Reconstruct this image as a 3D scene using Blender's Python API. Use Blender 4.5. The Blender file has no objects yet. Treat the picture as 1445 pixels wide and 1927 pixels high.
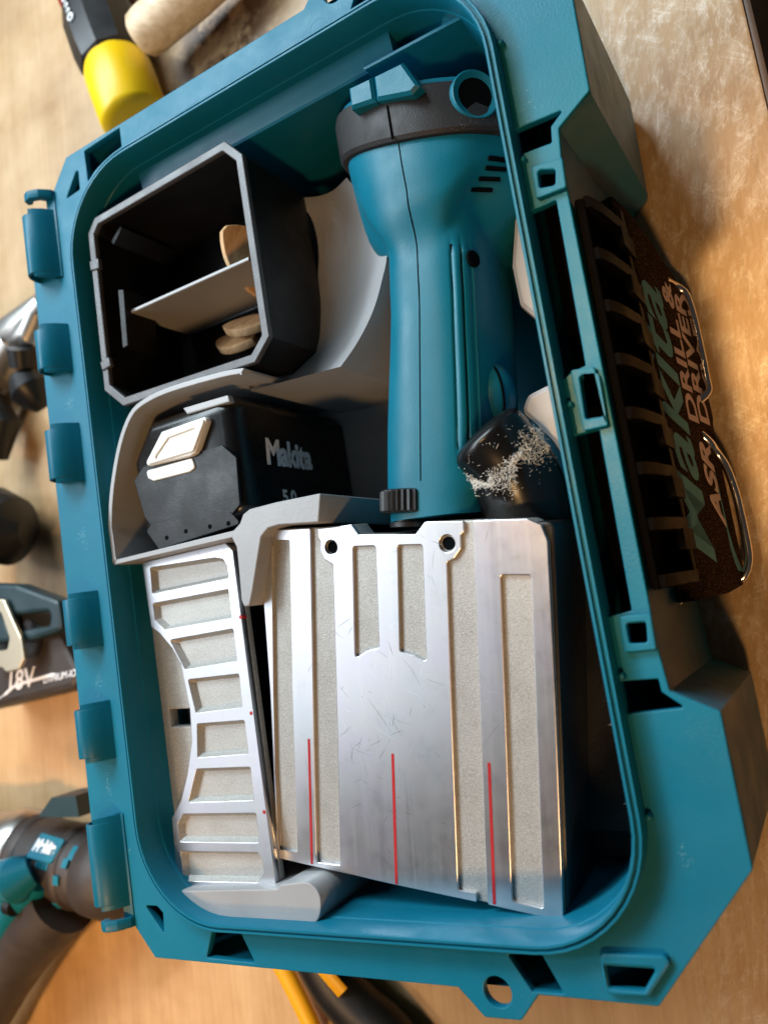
import bpy, bmesh, math, random
from mathutils import Matrix, Vector, noise
random.seed(7)
S = 0.001                       # every length below is in millimetres
sc = bpy.context.scene
COL = sc.collection

# ------------------------------------------------------------------ camera
cd = bpy.data.cameras.new('camera'); cam = bpy.data.objects.new('camera', cd); COL.objects.link(cam)
CM = [(0.849456, 0.197997, 0.489103, 0.322447), (-0.154721, 0.979649, -0.127864, 0.135658), (-0.504466, 0.032941, 0.862803, 0.387093)]
cam.matrix_world = Matrix([CM[0], CM[1], CM[2], (0, 0, 0, 1)])
cd.sensor_fit = 'VERTICAL'; cd.sensor_height = 36.0; cd.lens = 28.6550
cd.clip_start = 0.01; cd.clip_end = 50
cd.dof.use_dof = True; cd.dof.focus_distance = 0.335; cd.dof.aperture_fstop = 7.5
sc.camera = cam

# ------------------------------------------------------------------ room light
w = bpy.data.worlds.new('World'); sc.world = w; w.use_nodes = True
bg = w.node_tree.nodes['Background']; bg.inputs[0].default_value = (0.70, 0.62, 0.56, 1); bg.inputs[1].default_value = 0.045

def area(name, loc, target, size, power, color, size_y=None, spread=180):
    d = bpy.data.lights.new(name, 'AREA'); d.energy = power; d.color = color
    d.shape = 'RECTANGLE'; d.size = size; d.size_y = size_y or size; d.spread = math.radians(spread)
    o = bpy.data.objects.new(name, d); COL.objects.link(o); o.location = loc
    o.rotation_euler = (Vector(target) - Vector(loc)).to_track_quat('-Z', 'Y').to_euler()
    return o
area('window_light', (-0.28, 0.95, 0.78), (0.12, 0.25, 0.1), 0.85, 18.0, (0.78, 0.92, 1.0), 0.34)
area('ceiling_lamp', (-0.64, 0.52, 1.02), (0.12, 0.2, 0.1), 0.28, 5.5, (0.84, 0.93, 1.0), 0.22)
area('plate_reflection_fill', (-0.60, 0.18, 0.95), (0.12, 0.15, 0.1), 0.75, 3.4, (0.88, 0.94, 1.0), 0.75)  # added fill light, gives the metal plates something bright to reflect
area('warm_lamp', (0.40, -0.55, 0.90), (-0.05, 0.05, 0.0), 0.12, 5.0, (1.0, 0.57, 0.23), 0.14)
def spot(name, loc, target, power, color, size, soft):
    d = bpy.data.lights.new(name, 'SPOT'); d.energy = power; d.color = color; d.spot_size = math.radians(size); d.spot_blend = 1.0; d.shadow_soft_size = soft
    o = bpy.data.objects.new(name, d); COL.objects.link(o); o.location = loc; o.rotation_euler = (Vector(target)-Vector(loc)).to_track_quat('-Z', 'Y').to_euler()
spot('back_bench_spot', (-0.20, -0.35, 1.0), (-0.20, -0.04, 0.0), 40, (1.0, 0.57, 0.24), 36, 0.06)
spot('bench_spot', (0.10, 0.45, 1.10), (0.415, 0.19, 0), 150, (1.0, 0.60, 0.25), 15.5, 0.11)

sc.view_settings.view_transform = 'Standard'; sc.view_settings.look = 'None'
sc.view_settings.exposure = 0.0; sc.view_settings.gamma = 1.0
sc.render.engine = 'CYCLES'

# ------------------------------------------------------------------ materials
def N(nt, t, **kw):
    n = nt.nodes.new(t)
    for k, v in kw.items(): setattr(n, k, v)
    return n
def ramp(nt, stops):
    r = N(nt, 'ShaderNodeValToRGB'); e = r.color_ramp.elements
    while len(e) > 1: e.remove(e[0])
    e[0].position = stops[0][0]; e[0].color = (*stops[0][1], 1) if len(stops[0][1]) == 3 else stops[0][1]
    for p, c in stops[1:]:
        x = e.new(p); x.color = (*c, 1)
    return r
def base(name, col, rough=0.45, metal=0.0, spec=0.5):
    m = bpy.data.materials.new(name); m.use_nodes = True; nt = m.node_tree
    b = nt.nodes['Principled BSDF']
    b.inputs['Base Color'].default_value = (*col, 1); b.inputs['Roughness'].default_value = rough
    b.inputs['Metallic'].default_value = metal; b.inputs['Specular IOR Level'].default_value = spec
    if spec < 0.17: b.inputs['IOR'].default_value = 1.06 if spec < 0.1 else 1.25
    return m, nt, b
def noise_tex(nt, scale, detail=3, rough=0.5, vec=None):
    n = N(nt, 'ShaderNodeTexNoise'); n.inputs['Scale'].default_value = scale
    n.inputs['Detail'].default_value = detail; n.inputs['Roughness'].default_value = rough
    if vec is not None: nt.links.new(vec, n.inputs['Vector'])
    return n
def coords(nt, scale=(1, 1, 1), rot=(0, 0, 0)):
    tc = N(nt, 'ShaderNodeTexCoord'); v = tc.outputs['Object']
    if any(rot):
        m1 = N(nt, 'ShaderNodeMapping'); m1.inputs['Rotation'].default_value = rot; nt.links.new(v, m1.inputs['Vector']); v = m1.outputs['Vector']
    mp = N(nt, 'ShaderNodeMapping'); mp.inputs['Scale'].default_value = scale
    nt.links.new(v, mp.inputs['Vector']); return mp.outputs['Vector']
def bump(nt, b, height, strength, dist, prev=None):
    bp = N(nt, 'ShaderNodeBump'); bp.inputs['Strength'].default_value = strength; bp.inputs['Distance'].default_value = dist
    nt.links.new(height, bp.inputs['Height'])
    if prev is not None: nt.links.new(prev.outputs['Normal'], bp.inputs['Normal'])
    nt.links.new(bp.outputs['Normal'], b.inputs['Normal']); return bp
def mixc(nt, fac, a, b_, mode='MIX'):
    m = N(nt, 'ShaderNodeMix', data_type='RGBA', blend_type=mode)
    for s, v in ((0, fac), (6, a), (7, b_)):
        if hasattr(v, 'default_value') or hasattr(v, 'is_output'): nt.links.new(v, m.inputs[s])
        else: m.inputs[s].default_value = v if s == 0 else (*v, 1)
    return m.outputs[2]
def plastic(name, col, rough=0.42, grain=900, gstr=0.25, var=0.12, dust=0.0, spec=0.5):
    m, nt, b = base(name, col, rough, spec=spec); v = coords(nt)
    n = noise_tex(nt, 22, 4, 0.6, v)
    r = ramp(nt, [(0.3, tuple(c*(1-var) for c in col)), (0.7, tuple(min(1, c*(1+var)) for c in col))])
    nt.links.new(n.outputs[0], r.inputs[0]); colr = r.outputs[0]
    if dust:
        d = noise_tex(nt, 1400, 2, 0.5, v); d2 = noise_tex(nt, 30, 3, 0.6, v)
        mu = N(nt, 'ShaderNodeMath', operation='MULTIPLY'); nt.links.new(d.outputs[0], mu.inputs[0]); nt.links.new(d2.outputs[0], mu.inputs[1])
        rr = ramp(nt, [(0.37, (0, 0, 0)), (0.45, (dust, dust, dust))]); nt.links.new(mu.outputs[0], rr.inputs[0])
        colr = mixc(nt, rr.outputs[0], colr, (0.55, 0.5, 0.45))
    nt.links.new(colr, b.inputs['Base Color'])
    rn = noise_tex(nt, 60, 3, 0.6, v); rr = ramp(nt, [(0.3, (rough*0.82,)*3), (0.7, (min(1, rough*1.2),)*3)])
    nt.links.new(rn.outputs[0], rr.inputs[0]); nt.links.new(rr.outputs[0], b.inputs['Roughness'])
    if gstr:
        g = noise_tex(nt, grain, 2, 0.5, v); bump(nt, b, g.outputs[0], gstr, 0.0004)
    return m
M = {}
M['teal'] = plastic('teal_plastic', (0.004, 0.143, 0.224), 0.42, 1100, 0.20, 0.06, 0.03, 0.22)
M['teal_smooth'] = plastic('teal_smooth_plastic', (0.003, 0.120, 0.192), 0.38, 600, 0.06, 0.06, 0.05, 0.24)
M['tool_teal'] = plastic('tool_teal_plastic', (0.003, 0.136, 0.206), 0.42, 1500, 0.18, 0.10, 0.06, 0.3)
M['black'] = plastic('black_plastic', (0.007, 0.0068, 0.0075), 0.42, 900, 0.2, 0.2, 0.03)
M['black_gloss'] = plastic('black_gloss_plastic', (0.006, 0.006, 0.0065), 0.27, 500, 0.05, 0.2, 0.0, 0.35)
M['rubber'] = plastic('black_rubber', (0.017, 0.0155, 0.016), 0.6, 1400, 0.3, 0.2, 0.12, 0.4)
M['bin'] = plastic('bin_plastic', (0.006, 0.0055, 0.0055), 0.45, 800, 0.12, 0.2, 0.0, 0.25)
M['bin_rim_sheen'] = plastic('bin_rim_sheen_plastic', (0.075, 0.072, 0.076), 0.42, 800, 0.2, 0.2, 0.2)  # paler copy of the bin black, rim reflection put into the colour
M['white'] = plastic('white_plastic', (0.80, 0.78, 0.73), 0.45, 900, 0.05, 0.05)
M['yellow'] = plastic('yellow_plastic', (0.85, 0.55, 0.004), 0.38, 500, 0.05, 0.05)
M['amber'] = plastic('amber_plastic', (0.75, 0.36, 0.004), 0.45, 500, 0.1, 0.05)
M['red'] = plastic('red_paint', (0.42, 0.010, 0.014), 0.5, 900, 0.05, 0.15)
M['umber'] = plastic('dark_umber_rubber', (0.030, 0.022, 0.019), 0.55, 1200, 0.3, 0.2, 0.1)
M['dark_teal'] = plastic('dark_teal_plastic', (0.008, 0.030, 0.040), 0.45, 700, 0.1, 0.1)
M['latch_black'] = plastic('latch_black_plastic', (0.004, 0.0036, 0.0036), 0.6, 700, 0.1, 0.1, 0.0, 0.03)
M['battery_black'] = plastic('battery_black_plastic', (0.005, 0.005, 0.0055), 0.38, 900, 0.12, 0.2, 0.0, 0.22)
M['latch_gloss'] = plastic('latch_gloss_plastic', (0.004, 0.0036, 0.0036), 0.45, 700, 0.05, 0.1, 0.0, 0.16)
M['dark'] = plastic('dark_recess', (0.004, 0.005, 0.006), 0.7, 700, 0.1, 0.2, 0.0, 0.05)  # near-black stands in for the shade inside grooves, slots and holes
M['print_grey'] = plastic('grey_print', (0.80, 0.80, 0.83), 0.5, 600, 0, 0.05)
M['print_white'] = plastic('white_print', (0.78, 0.78, 0.78), 0.5, 600, 0, 0.05)
M['print_teal'] = plastic('teal_print', (0.17, 0.36, 0.38), 0.6, 1500, 0.3, 0.12, 0, 0.05)
M['print_pink'] = plastic('pink_print', (0.70, 0.52, 0.47), 0.6, 600, 0.1, 0.08, 0, 0.05)

def printed():
    m, nt, b = base('grey_printed_plastic', (0.31, 0.31, 0.315), 0.38); v = coords(nt)
    wv = N(nt, 'ShaderNodeTexWave', wave_type='BANDS', bands_direction='Z'); wv.inputs['Scale'].default_value = 620
    wv.inputs['Distortion'].default_value = 0.6; wv.inputs['Detail'].default_value = 1
    nt.links.new(v, wv.inputs['Vector'])
    w2 = N(nt, 'ShaderNodeTexWave', wave_type='BANDS', bands_direction='DIAGONAL'); w2.inputs['Scale'].default_value = 420
    w2.inputs['Distortion'].default_value = 0.3; nt.links.new(v, w2.inputs['Vector'])
    p = bump(nt, b, wv.outputs[1], 0.22, 0.0004); bump(nt, b, w2.outputs[1], 0.07, 0.0003, p)
    n = noise_tex(nt, 40, 3, 0.5, v); r = ramp(nt, [(0.3, (0.30, 0.30, 0.305)), (0.7, (0.35, 0.35, 0.355))])
    nt.links.new(n.outputs[0], r.inputs[0]); nt.links.new(r.outputs[0], b.inputs['Base Color'])
    return m
M['printed'] = printed()

def cast():
    m, nt, b = base('blasted_cast_aluminium', (0.50, 0.485, 0.45), 0.55, 0.55); v = coords(nt)
    n = noise_tex(nt, 1700, 2, 0.6, v); r = ramp(nt, [(0.3, (0.34, 0.335, 0.32)), (0.52, (0.455, 0.445, 0.42)), (0.72, (0.56, 0.55, 0.52))])
    nt.links.new(n.outputs[0], r.inputs[0]); nt.links.new(r.outputs[0], b.inputs['Base Color'])
    st_ = noise_tex(nt, 70, 4, 0.6, v); sr = ramp(nt, [(0.34, (0.72, 0.70, 0.66)), (0.55, (1, 1, 1))]); nt.links.new(st_.outputs[0], sr.inputs[0])
    nt.links.new(mixc(nt, 0.3, r.outputs[0], sr.outputs[0], 'MULTIPLY'), b.inputs['Base Color'])
    bump(nt, b, n.outputs[0], 0.3, 0.0004); return m
M['cast'] = cast()

def machined(name, rot=0.0, scratch=1.0, val=1.0):
    m, nt, b = base(name, (0.74, 0.735, 0.755), 0.27, 1.0)
    v = coords(nt, (1, 1, 1), (0, 0, rot)); vs = coords(nt, (700, 9, 1), (0, 0, rot)); vb = coords(nt, (34, 1.2, 1), (0, 0, rot))
    streak = noise_tex(nt, 1.0, 3, 0.6, vs); bands = noise_tex(nt, 1.0, 2, 0.5, vb); blot = noise_tex(nt, 30, 3, 0.55, v); worn = noise_tex(nt, 130, 5, 0.7, v)
    c1 = ramp(nt, [(0.30, (0.62, 0.62, 0.64)), (0.5, (0.69, 0.69, 0.71)), (0.7, (0.75, 0.75, 0.765))]); nt.links.new(bands.outputs[0], c1.inputs[0])
    c2 = ramp(nt, [(0.34, (0.66, 0.74, 0.75)), (0.46, (0.76, 0.74, 0.73)), (0.56, (0.75, 0.70, 0.80)), (0.68, (0.72, 0.75, 0.72))]); nt.links.new(blot.outputs[0], c2.inputs[0])
    col = mixc(nt, 0.35, c1.outputs[0], c2.outputs[0])
    c3 = ramp(nt, [(0.30, (0.86, 0.86, 0.86)), (0.46, (1, 1, 1))]); nt.links.new(worn.outputs[0], c3.inputs[0]); col = mixc(nt, 0.55, col, c3.outputs[0], 'MULTIPLY')
    col = mixc(nt, 1.0, col, (val, val, val*1.02), 'MULTIPLY'); nt.links.new(col, b.inputs['Base Color'])
    ad = N(nt, 'ShaderNodeMath', operation='ADD'); nt.links.new(worn.outputs[0], ad.inputs[0]); nt.links.new(streak.outputs[0], ad.inputs[1])
    rr = ramp(nt, [(0.35, (0.30,)*3), (0.65, (0.36,)*3)]); hv = N(nt, 'ShaderNodeMath', operation='MULTIPLY'); hv.inputs[1].default_value = 0.5
    nt.links.new(ad.outputs[0], hv.inputs[0]); nt.links.new(hv.outputs[0], rr.inputs[0]); nt.links.new(rr.outputs[0], b.inputs['Roughness'])
    p = bump(nt, b, streak.outputs[0], 0.03, 0.0003); bump(nt, b, bands.outputs[0], 0.05, 0.004, p)
    return m
M['scratch_dark'] = base('dark_scratch', (0.30, 0.30, 0.31), 0.5, 1.0)[0]
M['scratch_bright'] = base('bright_scratch', (0.85, 0.85, 0.86), 0.32, 1.0)[0]
M['machined'] = machined('ground_aluminium', 0.14)
M['machined_fence'] = machined('ground_aluminium_fence', 1.5, 0.3, 0.78)
def metal(name, col, rough): return base(name, col, rough, 1.0)[0]
M['chrome'] = metal('chrome_wire', (0.82, 0.80, 0.78), 0.18)
M['hook_metal'] = metal('pale_gold_metal', (0.72, 0.62, 0.46), 0.38)
M['steel'] = metal('steel', (0.55, 0.53, 0.50), 0.35)

def glitter():
    m, nt, b = base('glitter_print', (0.045, 0.025, 0.015), 0.55, spec=0.06); v = coords(nt)
    n = noise_tex(nt, 1900, 2, 0.6, v)
    r = ramp(nt, [(0.46, (0.022, 0.014, 0.010)), (0.60, (0.06, 0.034, 0.02)), (0.72, (0.42, 0.24, 0.12))])
    nt.links.new(n.outputs[0], r.inputs[0]); nt.links.new(r.outputs[0], b.inputs['Base Color'])
    return m
M['glitter'] = glitter()

def bench_mat():
    m, nt, b = base('worn_plywood', (0.5, 0.33, 0.18), 0.42); v = coords(nt); vg = coords(nt, (60, 3.2, 8), (0, 0, 0.05)); vf = coords(nt, (420, 14, 8), (0, 0, 0.03))
    big = noise_tex(nt, 6.5, 5, 0.6, v); grain = noise_tex(nt, 1, 4, 0.6, vg); fine = noise_tex(nt, 1, 3, 0.6, vf); mid = noise_tex(nt, 30, 5, 0.65, v)
    c = ramp(nt, [(0.25, (0.40, 0.245, 0.115)), (0.45, (0.485, 0.315, 0.162)), (0.6, (0.53, 0.355, 0.19)), (0.8, (0.58, 0.41, 0.24))]); nt.links.new(grain.outputs[0], c.inputs[0])
    c2 = ramp(nt, [(0.3, (0.42, 0.26, 0.125)), (0.7, (0.57, 0.395, 0.22))]); nt.links.new(mid.outputs[0], c2.inputs[0])
    col = mixc(nt, 0.45, c.outputs[0], c2.outputs[0])
    f = ramp(nt, [(0.3, (0.80, 0.77, 0.73)), (0.55, (1, 1, 1))]); nt.links.new(fine.outputs[0], f.inputs[0]); col = mixc(nt, 0.6, col, f.outputs[0], 'MULTIPLY')
    bs = ramp(nt, [(0.38, (0.50, 0.42, 0.34)), (0.50, (0.92, 0.90, 0.88)), (0.62, (1, 1, 1))]); nt.links.new(big.outputs[0], bs.inputs[0]); col = mixc(nt, 0.5, col, bs.outputs[0], 'MULTIPLY')
    # pale rubbed patches and scratches on the worn front half
    sep = N(nt, 'ShaderNodeSeparateXYZ'); nt.links.new(v, sep.inputs[0])
    mr = N(nt, 'ShaderNodeMapRange'); mr.inputs[1].default_value = 0.20; mr.inputs[2].default_value = 0.29; nt.links.new(sep.outputs[0], mr.inputs[0])
    wn = noise_tex(nt, 1, 7, 0.78, coords(nt, (150, 48, 1), (0, 0, 0.25))); wr = ramp(nt, [(0.46, (0, 0, 0)), (0.66, (1, 1, 1))]); nt.links.new(wn.outputs[0], wr.inputs[0])
    mm = N(nt, 'ShaderNodeMath', operation='MULTIPLY'); nt.links.new(mr.outputs[0], mm.inputs[0]); nt.links.new(wr.outputs[0], mm.inputs[1])
    m2 = N(nt, 'ShaderNodeMath', operation='MULTIPLY'); nt.links.new(mm.outputs[0], m2.inputs[0]); m2.inputs[1].default_value = 0.6
    col = mixc(nt, m2.outputs[0], col, (0.72, 0.62, 0.50))
    for a, sx, sy in ((0.7, 75, 7), (2.2, 90, 8), (1.3, 65, 9), (0.15, 110, 6), (2.8, 60, 12)):
        vv = coords(nt, (sx, sy, 1), (0, 0, a)); nn = noise_tex(nt, 1, 3, 0.5, vv)
        sb = N(nt, 'ShaderNodeMath', operation='SUBTRACT'); sb.inputs[1].default_value = 0.5; nt.links.new(nn.outputs[0], sb.inputs[0])
        ab = N(nt, 'ShaderNodeMath', operation='ABSOLUTE'); nt.links.new(sb.outputs[0], ab.inputs[0])
        lt = ramp(nt, [(0.0, (0.8,)*3), (0.010, (0, 0, 0))]); nt.links.new(ab.outputs[0], lt.inputs[0])
        mu = N(nt, 'ShaderNodeMath', operation='MULTIPLY'); nt.links.new(lt.outputs[0], mu.inputs[0]); nt.links.new(mm.outputs[0], mu.inputs[1])
        col = mixc(nt, mu.outputs[0], col, (0.80, 0.72, 0.60))
    # dark burn marks beyond the case
    dv = N(nt, 'ShaderNodeVectorMath', operation='DISTANCE'); nt.links.new(v, dv.inputs[0]); dv.inputs[1].default_value = (0.040, 0.515, 0)
    dr = N(nt, 'ShaderNodeMapRange'); dr.inputs[1].default_value = 0.062; dr.inputs[2].default_value = 0.02; nt.links.new(dv.outputs['Value'], dr.inputs[0])
    bn = noise_tex(nt, 48, 4, 0.65, v); br = ramp(nt, [(0.40, (0, 0, 0)), (0.54, (1, 1, 1))]); nt.links.new(bn.outputs[0], br.inputs[0])
    bm = N(nt, 'ShaderNodeMath', operation='MULTIPLY'); nt.links.new(dr.outputs[0], bm.inputs[0]); nt.links.new(br.outputs[0], bm.inputs[1])
    col = mixc(nt, bm.outputs[0], col, (0.07, 0.028, 0.010))
    nt.links.new(col, b.inputs['Base Color'])
    rr = ramp(nt, [(0.3, (0.30,)*3), (0.7, (0.52,)*3)]); nt.links.new(mid.outputs[0], rr.inputs[0]); nt.links.new(rr.outputs[0], b.inputs['Roughness'])
    p = bump(nt, b, fine.outputs[0], 0.12, 0.0006); bump(nt, b, wn.outputs[0], 0.15, 0.0015, p)
    return m
M['bench'] = bench_mat()
def wood(name, lo, hi, sc_, rot=0):
    m, nt, b = base(name, hi, 0.5); vg = coords(nt, sc_, (0, 0, rot)); n = noise_tex(nt, 1, 4, 0.6, vg)
    r = ramp(nt, [(0.3, lo), (0.65, hi)]); nt.links.new(n.outputs[0], r.inputs[0]); nt.links.new(r.outputs[0], b.inputs['Base Color'])
    bump(nt, b, n.outputs[0], 0.25, 0.0008); return m
M['biscuit'] = wood('beech_biscuit', (0.46, 0.25, 0.11), (0.72, 0.46, 0.24), (300, 60, 300), 0.5)
M['handle_wood'] = wood('pale_ash', (0.55, 0.38, 0.22), (0.78, 0.60, 0.40), (30, 200, 200), 0.6)
M['edge_wood'] = wood('dark_bench_edge', (0.05, 0.028, 0.016), (0.14, 0.08, 0.045), (8, 8, 300))
M['floor'] = plastic('grey_floor', (0.075, 0.065, 0.066), 0.7, 40, 0.2, 0.35)

# ------------------------------------------------------------------ mesh helpers (millimetres in, metres out)
def finish(me, name, mat, parent, angle=35, MX=None, smooth=True, flat=None):
    me.transform(Matrix.Scale(S, 4))
    if MX is not None: me.transform(MX)
    if mat is not None: me.materials.append(M[mat])
    if smooth:
        me.polygons.foreach_set('use_smooth', flat or [True]*len(me.polygons)); me.set_sharp_from_angle(angle=math.radians(angle))
        if flat:
            ne = {}
            for p in me.polygons:
                for k in p.edge_keys: ne.setdefault(k, []).append(flat[p.index])
            for e in me.edges:
                q = ne.get(e.key, [])
                if len(q) == 2 and q[0] != q[1]: e.use_edge_sharp = True
    me.update()
    o = bpy.data.objects.new(name, me); COL.objects.link(o)
    if parent is not None:
        o.parent = parent; o.matrix_parent_inverse = Matrix.Translation(-parent.location) if parent.type == 'EMPTY' else Matrix.Identity(4)
    return o
def mm(mat4):                    # matrix whose translation is given in mm
    q = mat4.copy(); q.translation *= S; return q
def fillet(poly, r, seg=6):
    out = []; n = len(poly)
    for i in range(n):
        p = Vector(poly[i][:2]); rr = poly[i][2] if len(poly[i]) > 2 else r
        a = Vector(poly[i-1][:2]) - p; b = Vector(poly[(i+1) % n][:2]) - p
        la, lb = a.length, b.length
        if rr <= 0 or la < 1e-6 or lb < 1e-6: out.append(tuple(p)); continue
        a.normalize(); b.normalize(); ang = a.angle(b)
        if ang > math.radians(176): out.append(tuple(p)); continue
        t = min(rr/math.tan(ang/2), la*0.48, lb*0.48); re = t*math.tan(ang/2)
        c = p + (a+b).normalized()*(re/math.sin(ang/2))
        s, e = p+a*t-c, p+b*t-c
        a0 = math.atan2(s.y, s.x); a1 = math.atan2(e.y, e.x); d = (a1-a0+math.pi) % (2*math.pi)-math.pi
        for k in range(seg+1):
            q = a0+d*k/seg; out.append((c.x+re*math.cos(q), c.y+re*math.sin(q)))
    return out
def circle(cx, cy, r, n=24, a0=0): return [(cx+r*math.cos(a0+2*math.pi*i/n), cy+r*math.sin(a0+2*math.pi*i/n)) for i in range(n)]
def rrect(x0, y0, x1, y1, r, seg=8): return fillet([(x0, y0), (x1, y0), (x1, y1), (x0, y1)], r, seg)
def curve_mesh(loops, z0, z1, bevel):
    cu = bpy.data.curves.new('tmp', 'CURVE'); cu.dimensions = '2D'; cu.fill_mode = 'BOTH'
    for lp in loops:
        sp = cu.splines.new('POLY'); sp.points.add(len(lp)-1); sp.use_cyclic_u = True
        for i, p in enumerate(lp): sp.points[i].co = (p[0], p[1], 0, 1)
    h = (z1-z0)/2; bv = min(bevel, h*0.9); cu.extrude = h-bv; cu.bevel_depth = bv; cu.offset = -bv; cu.bevel_resolution = 1
    o = bpy.data.objects.new('tmp', cu); COL.objects.link(o); bpy.context.view_layer.update()
    me = bpy.data.meshes.new_from_object(o.evaluated_get(bpy.context.evaluated_depsgraph_get()))
    bpy.data.objects.remove(o); bpy.data.curves.remove(cu)
    me.materials.clear(); me.transform(Matrix.Translation((0, 0, (z0+z1)/2)))
    bm = bmesh.new(); bm.from_mesh(me); bmesh.ops.remove_doubles(bm, verts=bm.verts, dist=0.004); bmesh.ops.recalc_face_normals(bm, faces=bm.faces); bm.to_mesh(me); bm.free()
    return me
def slab(name, loops, z0, z1, mat, parent=None, bevel=0.5, MX=None, angle=35):
    me = curve_mesh(loops, z0, z1, bevel)
    return finish(me, name, mat, parent, angle, MX, True, [abs(p.normal.z) < 0.995 for p in me.polygons])
def loft_bm(bm, rings, cap0=True, cap1=True, closed=True):
    R_ = [[bm.verts.new(p) for p in r] for r in rings]
    for a, b in zip(R_, R_[1:]):
        n = len(a)
        for i in range(n if closed else n-1):
            j = (i+1) % n
            bm.faces.new((a[i], a[j], b[j], b[i]))
    if cap0: bm.faces.new(R_[0][::-1])
    if cap1: bm.faces.new(R_[-1])
def loft(name, rings, mat, parent=None, cap0=True, cap1=True, closed=True, angle=35, MX=None, sub=0):
    bm = bmesh.new(); loft_bm(bm, rings, cap0, cap1, closed)
    bmesh.ops.recalc_face_normals(bm, faces=bm.faces)
    me = bpy.data.meshes.new(name); bm.to_mesh(me); bm.free()
    o = finish(me, name, mat, parent, angle, MX)
    if sub:
        md = o.modifiers.new('sub', 'SUBSURF'); md.levels = sub; md.render_levels = sub
    return o
def tube_rings(path, rad, n=12, squash=1.0):
    P = [Vector(p) for p in path]; rings = []; up = None
    for i, p in enumerate(P):
        t = (P[min(i+1, len(P)-1)]-P[max(i-1, 0)]).normalized()
        if up is None:
            up = Vector((0, 0, 1)) if abs(t.z) < 0.9 else Vector((1, 0, 0))
        up = (up - t*up.dot(t)).normalized(); sd = t.cross(up)
        r = rad[i] if isinstance(rad, (list, tuple)) else rad
        rings.append([p + sd*(r*math.cos(2*math.pi*k/n)) + up*(r*squash*math.sin(2*math.pi*k/n)) for k in range(n)])
    return rings
def tube(name, path, rad, mat, parent=None, n=12, squash=1.0, angle=40): return loft(name, tube_rings(path, rad, n, squash), mat, parent, angle=angle)
def smooth_path(P, k=6):
    out = []
    for i in range(len(P)-1):
        p0, p1, p2, p3 = (Vector(P[max(i-1, 0)]), Vector(P[i]), Vector(P[i+1]), Vector(P[min(i+2, len(P)-1)]))
        for j in range(k):
            t = j/k; out.append(0.5*((2*p1)+(p2-p0)*t+(2*p0-5*p1+4*p2-p3)*t*t+(3*p1-p0-3*p2+p3)*t**3))
    out.append(Vector(P[-1])); return out
def box(name, x0, x1, y0, y1, z0, z1, mat, parent=None, bevel=0.6, MX=None):
    return slab(name, [[(x0, y0), (x1, y0), (x1, y1), (x0, y1)]], z0, z1, mat, parent, bevel, MX)
def extrude_xz(name, prof, y0, y1, mat, parent=None, bevel=0.3):      # profile in (x, z) drawn out along y
    mx = Matrix(((1, 0, 0, 0), (0, 0, -1, 0), (0, 1, 0, 0), (0, 0, 0, 1)))
    me = curve_mesh([prof], -y1, -y0, bevel); me.transform(mx); return finish(me, name, mat, parent, 50)
def text(name, body, size, MX, mat, parent=None, bold=0.0, shear=0.0, width=1.0, depth=0.12, align='LEFT', spacing=1.0, fit=None):
    cu = bpy.data.curves.new('tmp', 'FONT'); cu.body = body; cu.size = size; cu.shear = shear; cu.offset = bold; cu.extrude = depth; cu.align_x = align; cu.space_character = spacing
    o = bpy.data.objects.new('tmp', cu); COL.objects.link(o); bpy.context.view_layer.update()
    me = bpy.data.meshes.new_from_object(o.evaluated_get(bpy.context.evaluated_depsgraph_get()))
    bpy.data.objects.remove(o); bpy.data.curves.remove(cu); me.materials.clear()
    if fit:
        xs = [v.co.x for v in me.vertices]; ys_ = [v.co.y for v in me.vertices]
        me.transform(Matrix.Translation((-min(xs), -min(ys_), 0))); me.transform(Matrix.Diagonal((fit[0]/(max(xs)-min(xs)), fit[1]/(max(ys_)-min(ys_)), 1, 1)))
    else: me.transform(Matrix.Diagonal((width, 1, 1, 1)))
    me.transform(MX)
    return finish(me, name, mat, parent, smooth=False)
def frame(o, x, y):                      # matrix from origin and the directions of local x and y
    x = Vector(x).normalized(); y = Vector(y); y = (y-x*y.dot(x)).normalized(); z = x.cross(y)
    return Matrix(((x.x, y.x, z.x, o[0]), (x.y, y.y, z.y, o[1]), (x.z, y.z, z.z, o[2]), (0, 0, 0, 1)))
def ccw(p): return p if sum(p[i-1][0]*p[i][1]-p[i][0]*p[i-1][1] for i in range(len(p))) > 0 else p[::-1]
def offset_poly(poly, d):
    out = []; n = len(poly)
    for i in range(n):
        p = Vector(poly[i]); a = (p-Vector(poly[i-1])).normalized(); b = (Vector(poly[(i+1) % n])-p).normalized()
        na = Vector((-a.y, a.x)); nb = Vector((-b.y, b.x)); m_ = (na+nb); m_ = m_/max(0.3, m_.dot(na)) if m_.length > 1e-6 else na
        out.append(tuple(p+m_*d))
    return out
def thing(name, label, cat, loc, group=None):
    o = bpy.data.objects.new(name, None); COL.objects.link(o); o.empty_display_size = 0.02
    o.location = Vector(loc)*S; return tag(o, label, cat, group)
def tag(o, label, cat, group=None):
    o['label'] = label; o['category'] = cat
    if group: o['group'] = group
    return o
def struct(o): o['kind'] = 'structure'; return o

# ------------------------------------------------------------------ the setting
bt = struct(slab('workbench_top', [[(-900, -500), (325.5, -500), (325.5, 1300), (-900, 1300)]], -22, 0, 'bench', None, 1.2))
bt2 = finish(curve_mesh([[(325.6, -500), (328.5, -500), (328.5, 1300), (325.6, 1300)]], -40, -1.2, 0.6), 'edge_strip', 'edge_wood', bt)
struct(slab('floor', [[(-2500, -2500), (2500, -2500), (2500, 2500), (-2500, 2500)]], -820, -800, 'floor', None, 0.5))

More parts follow.
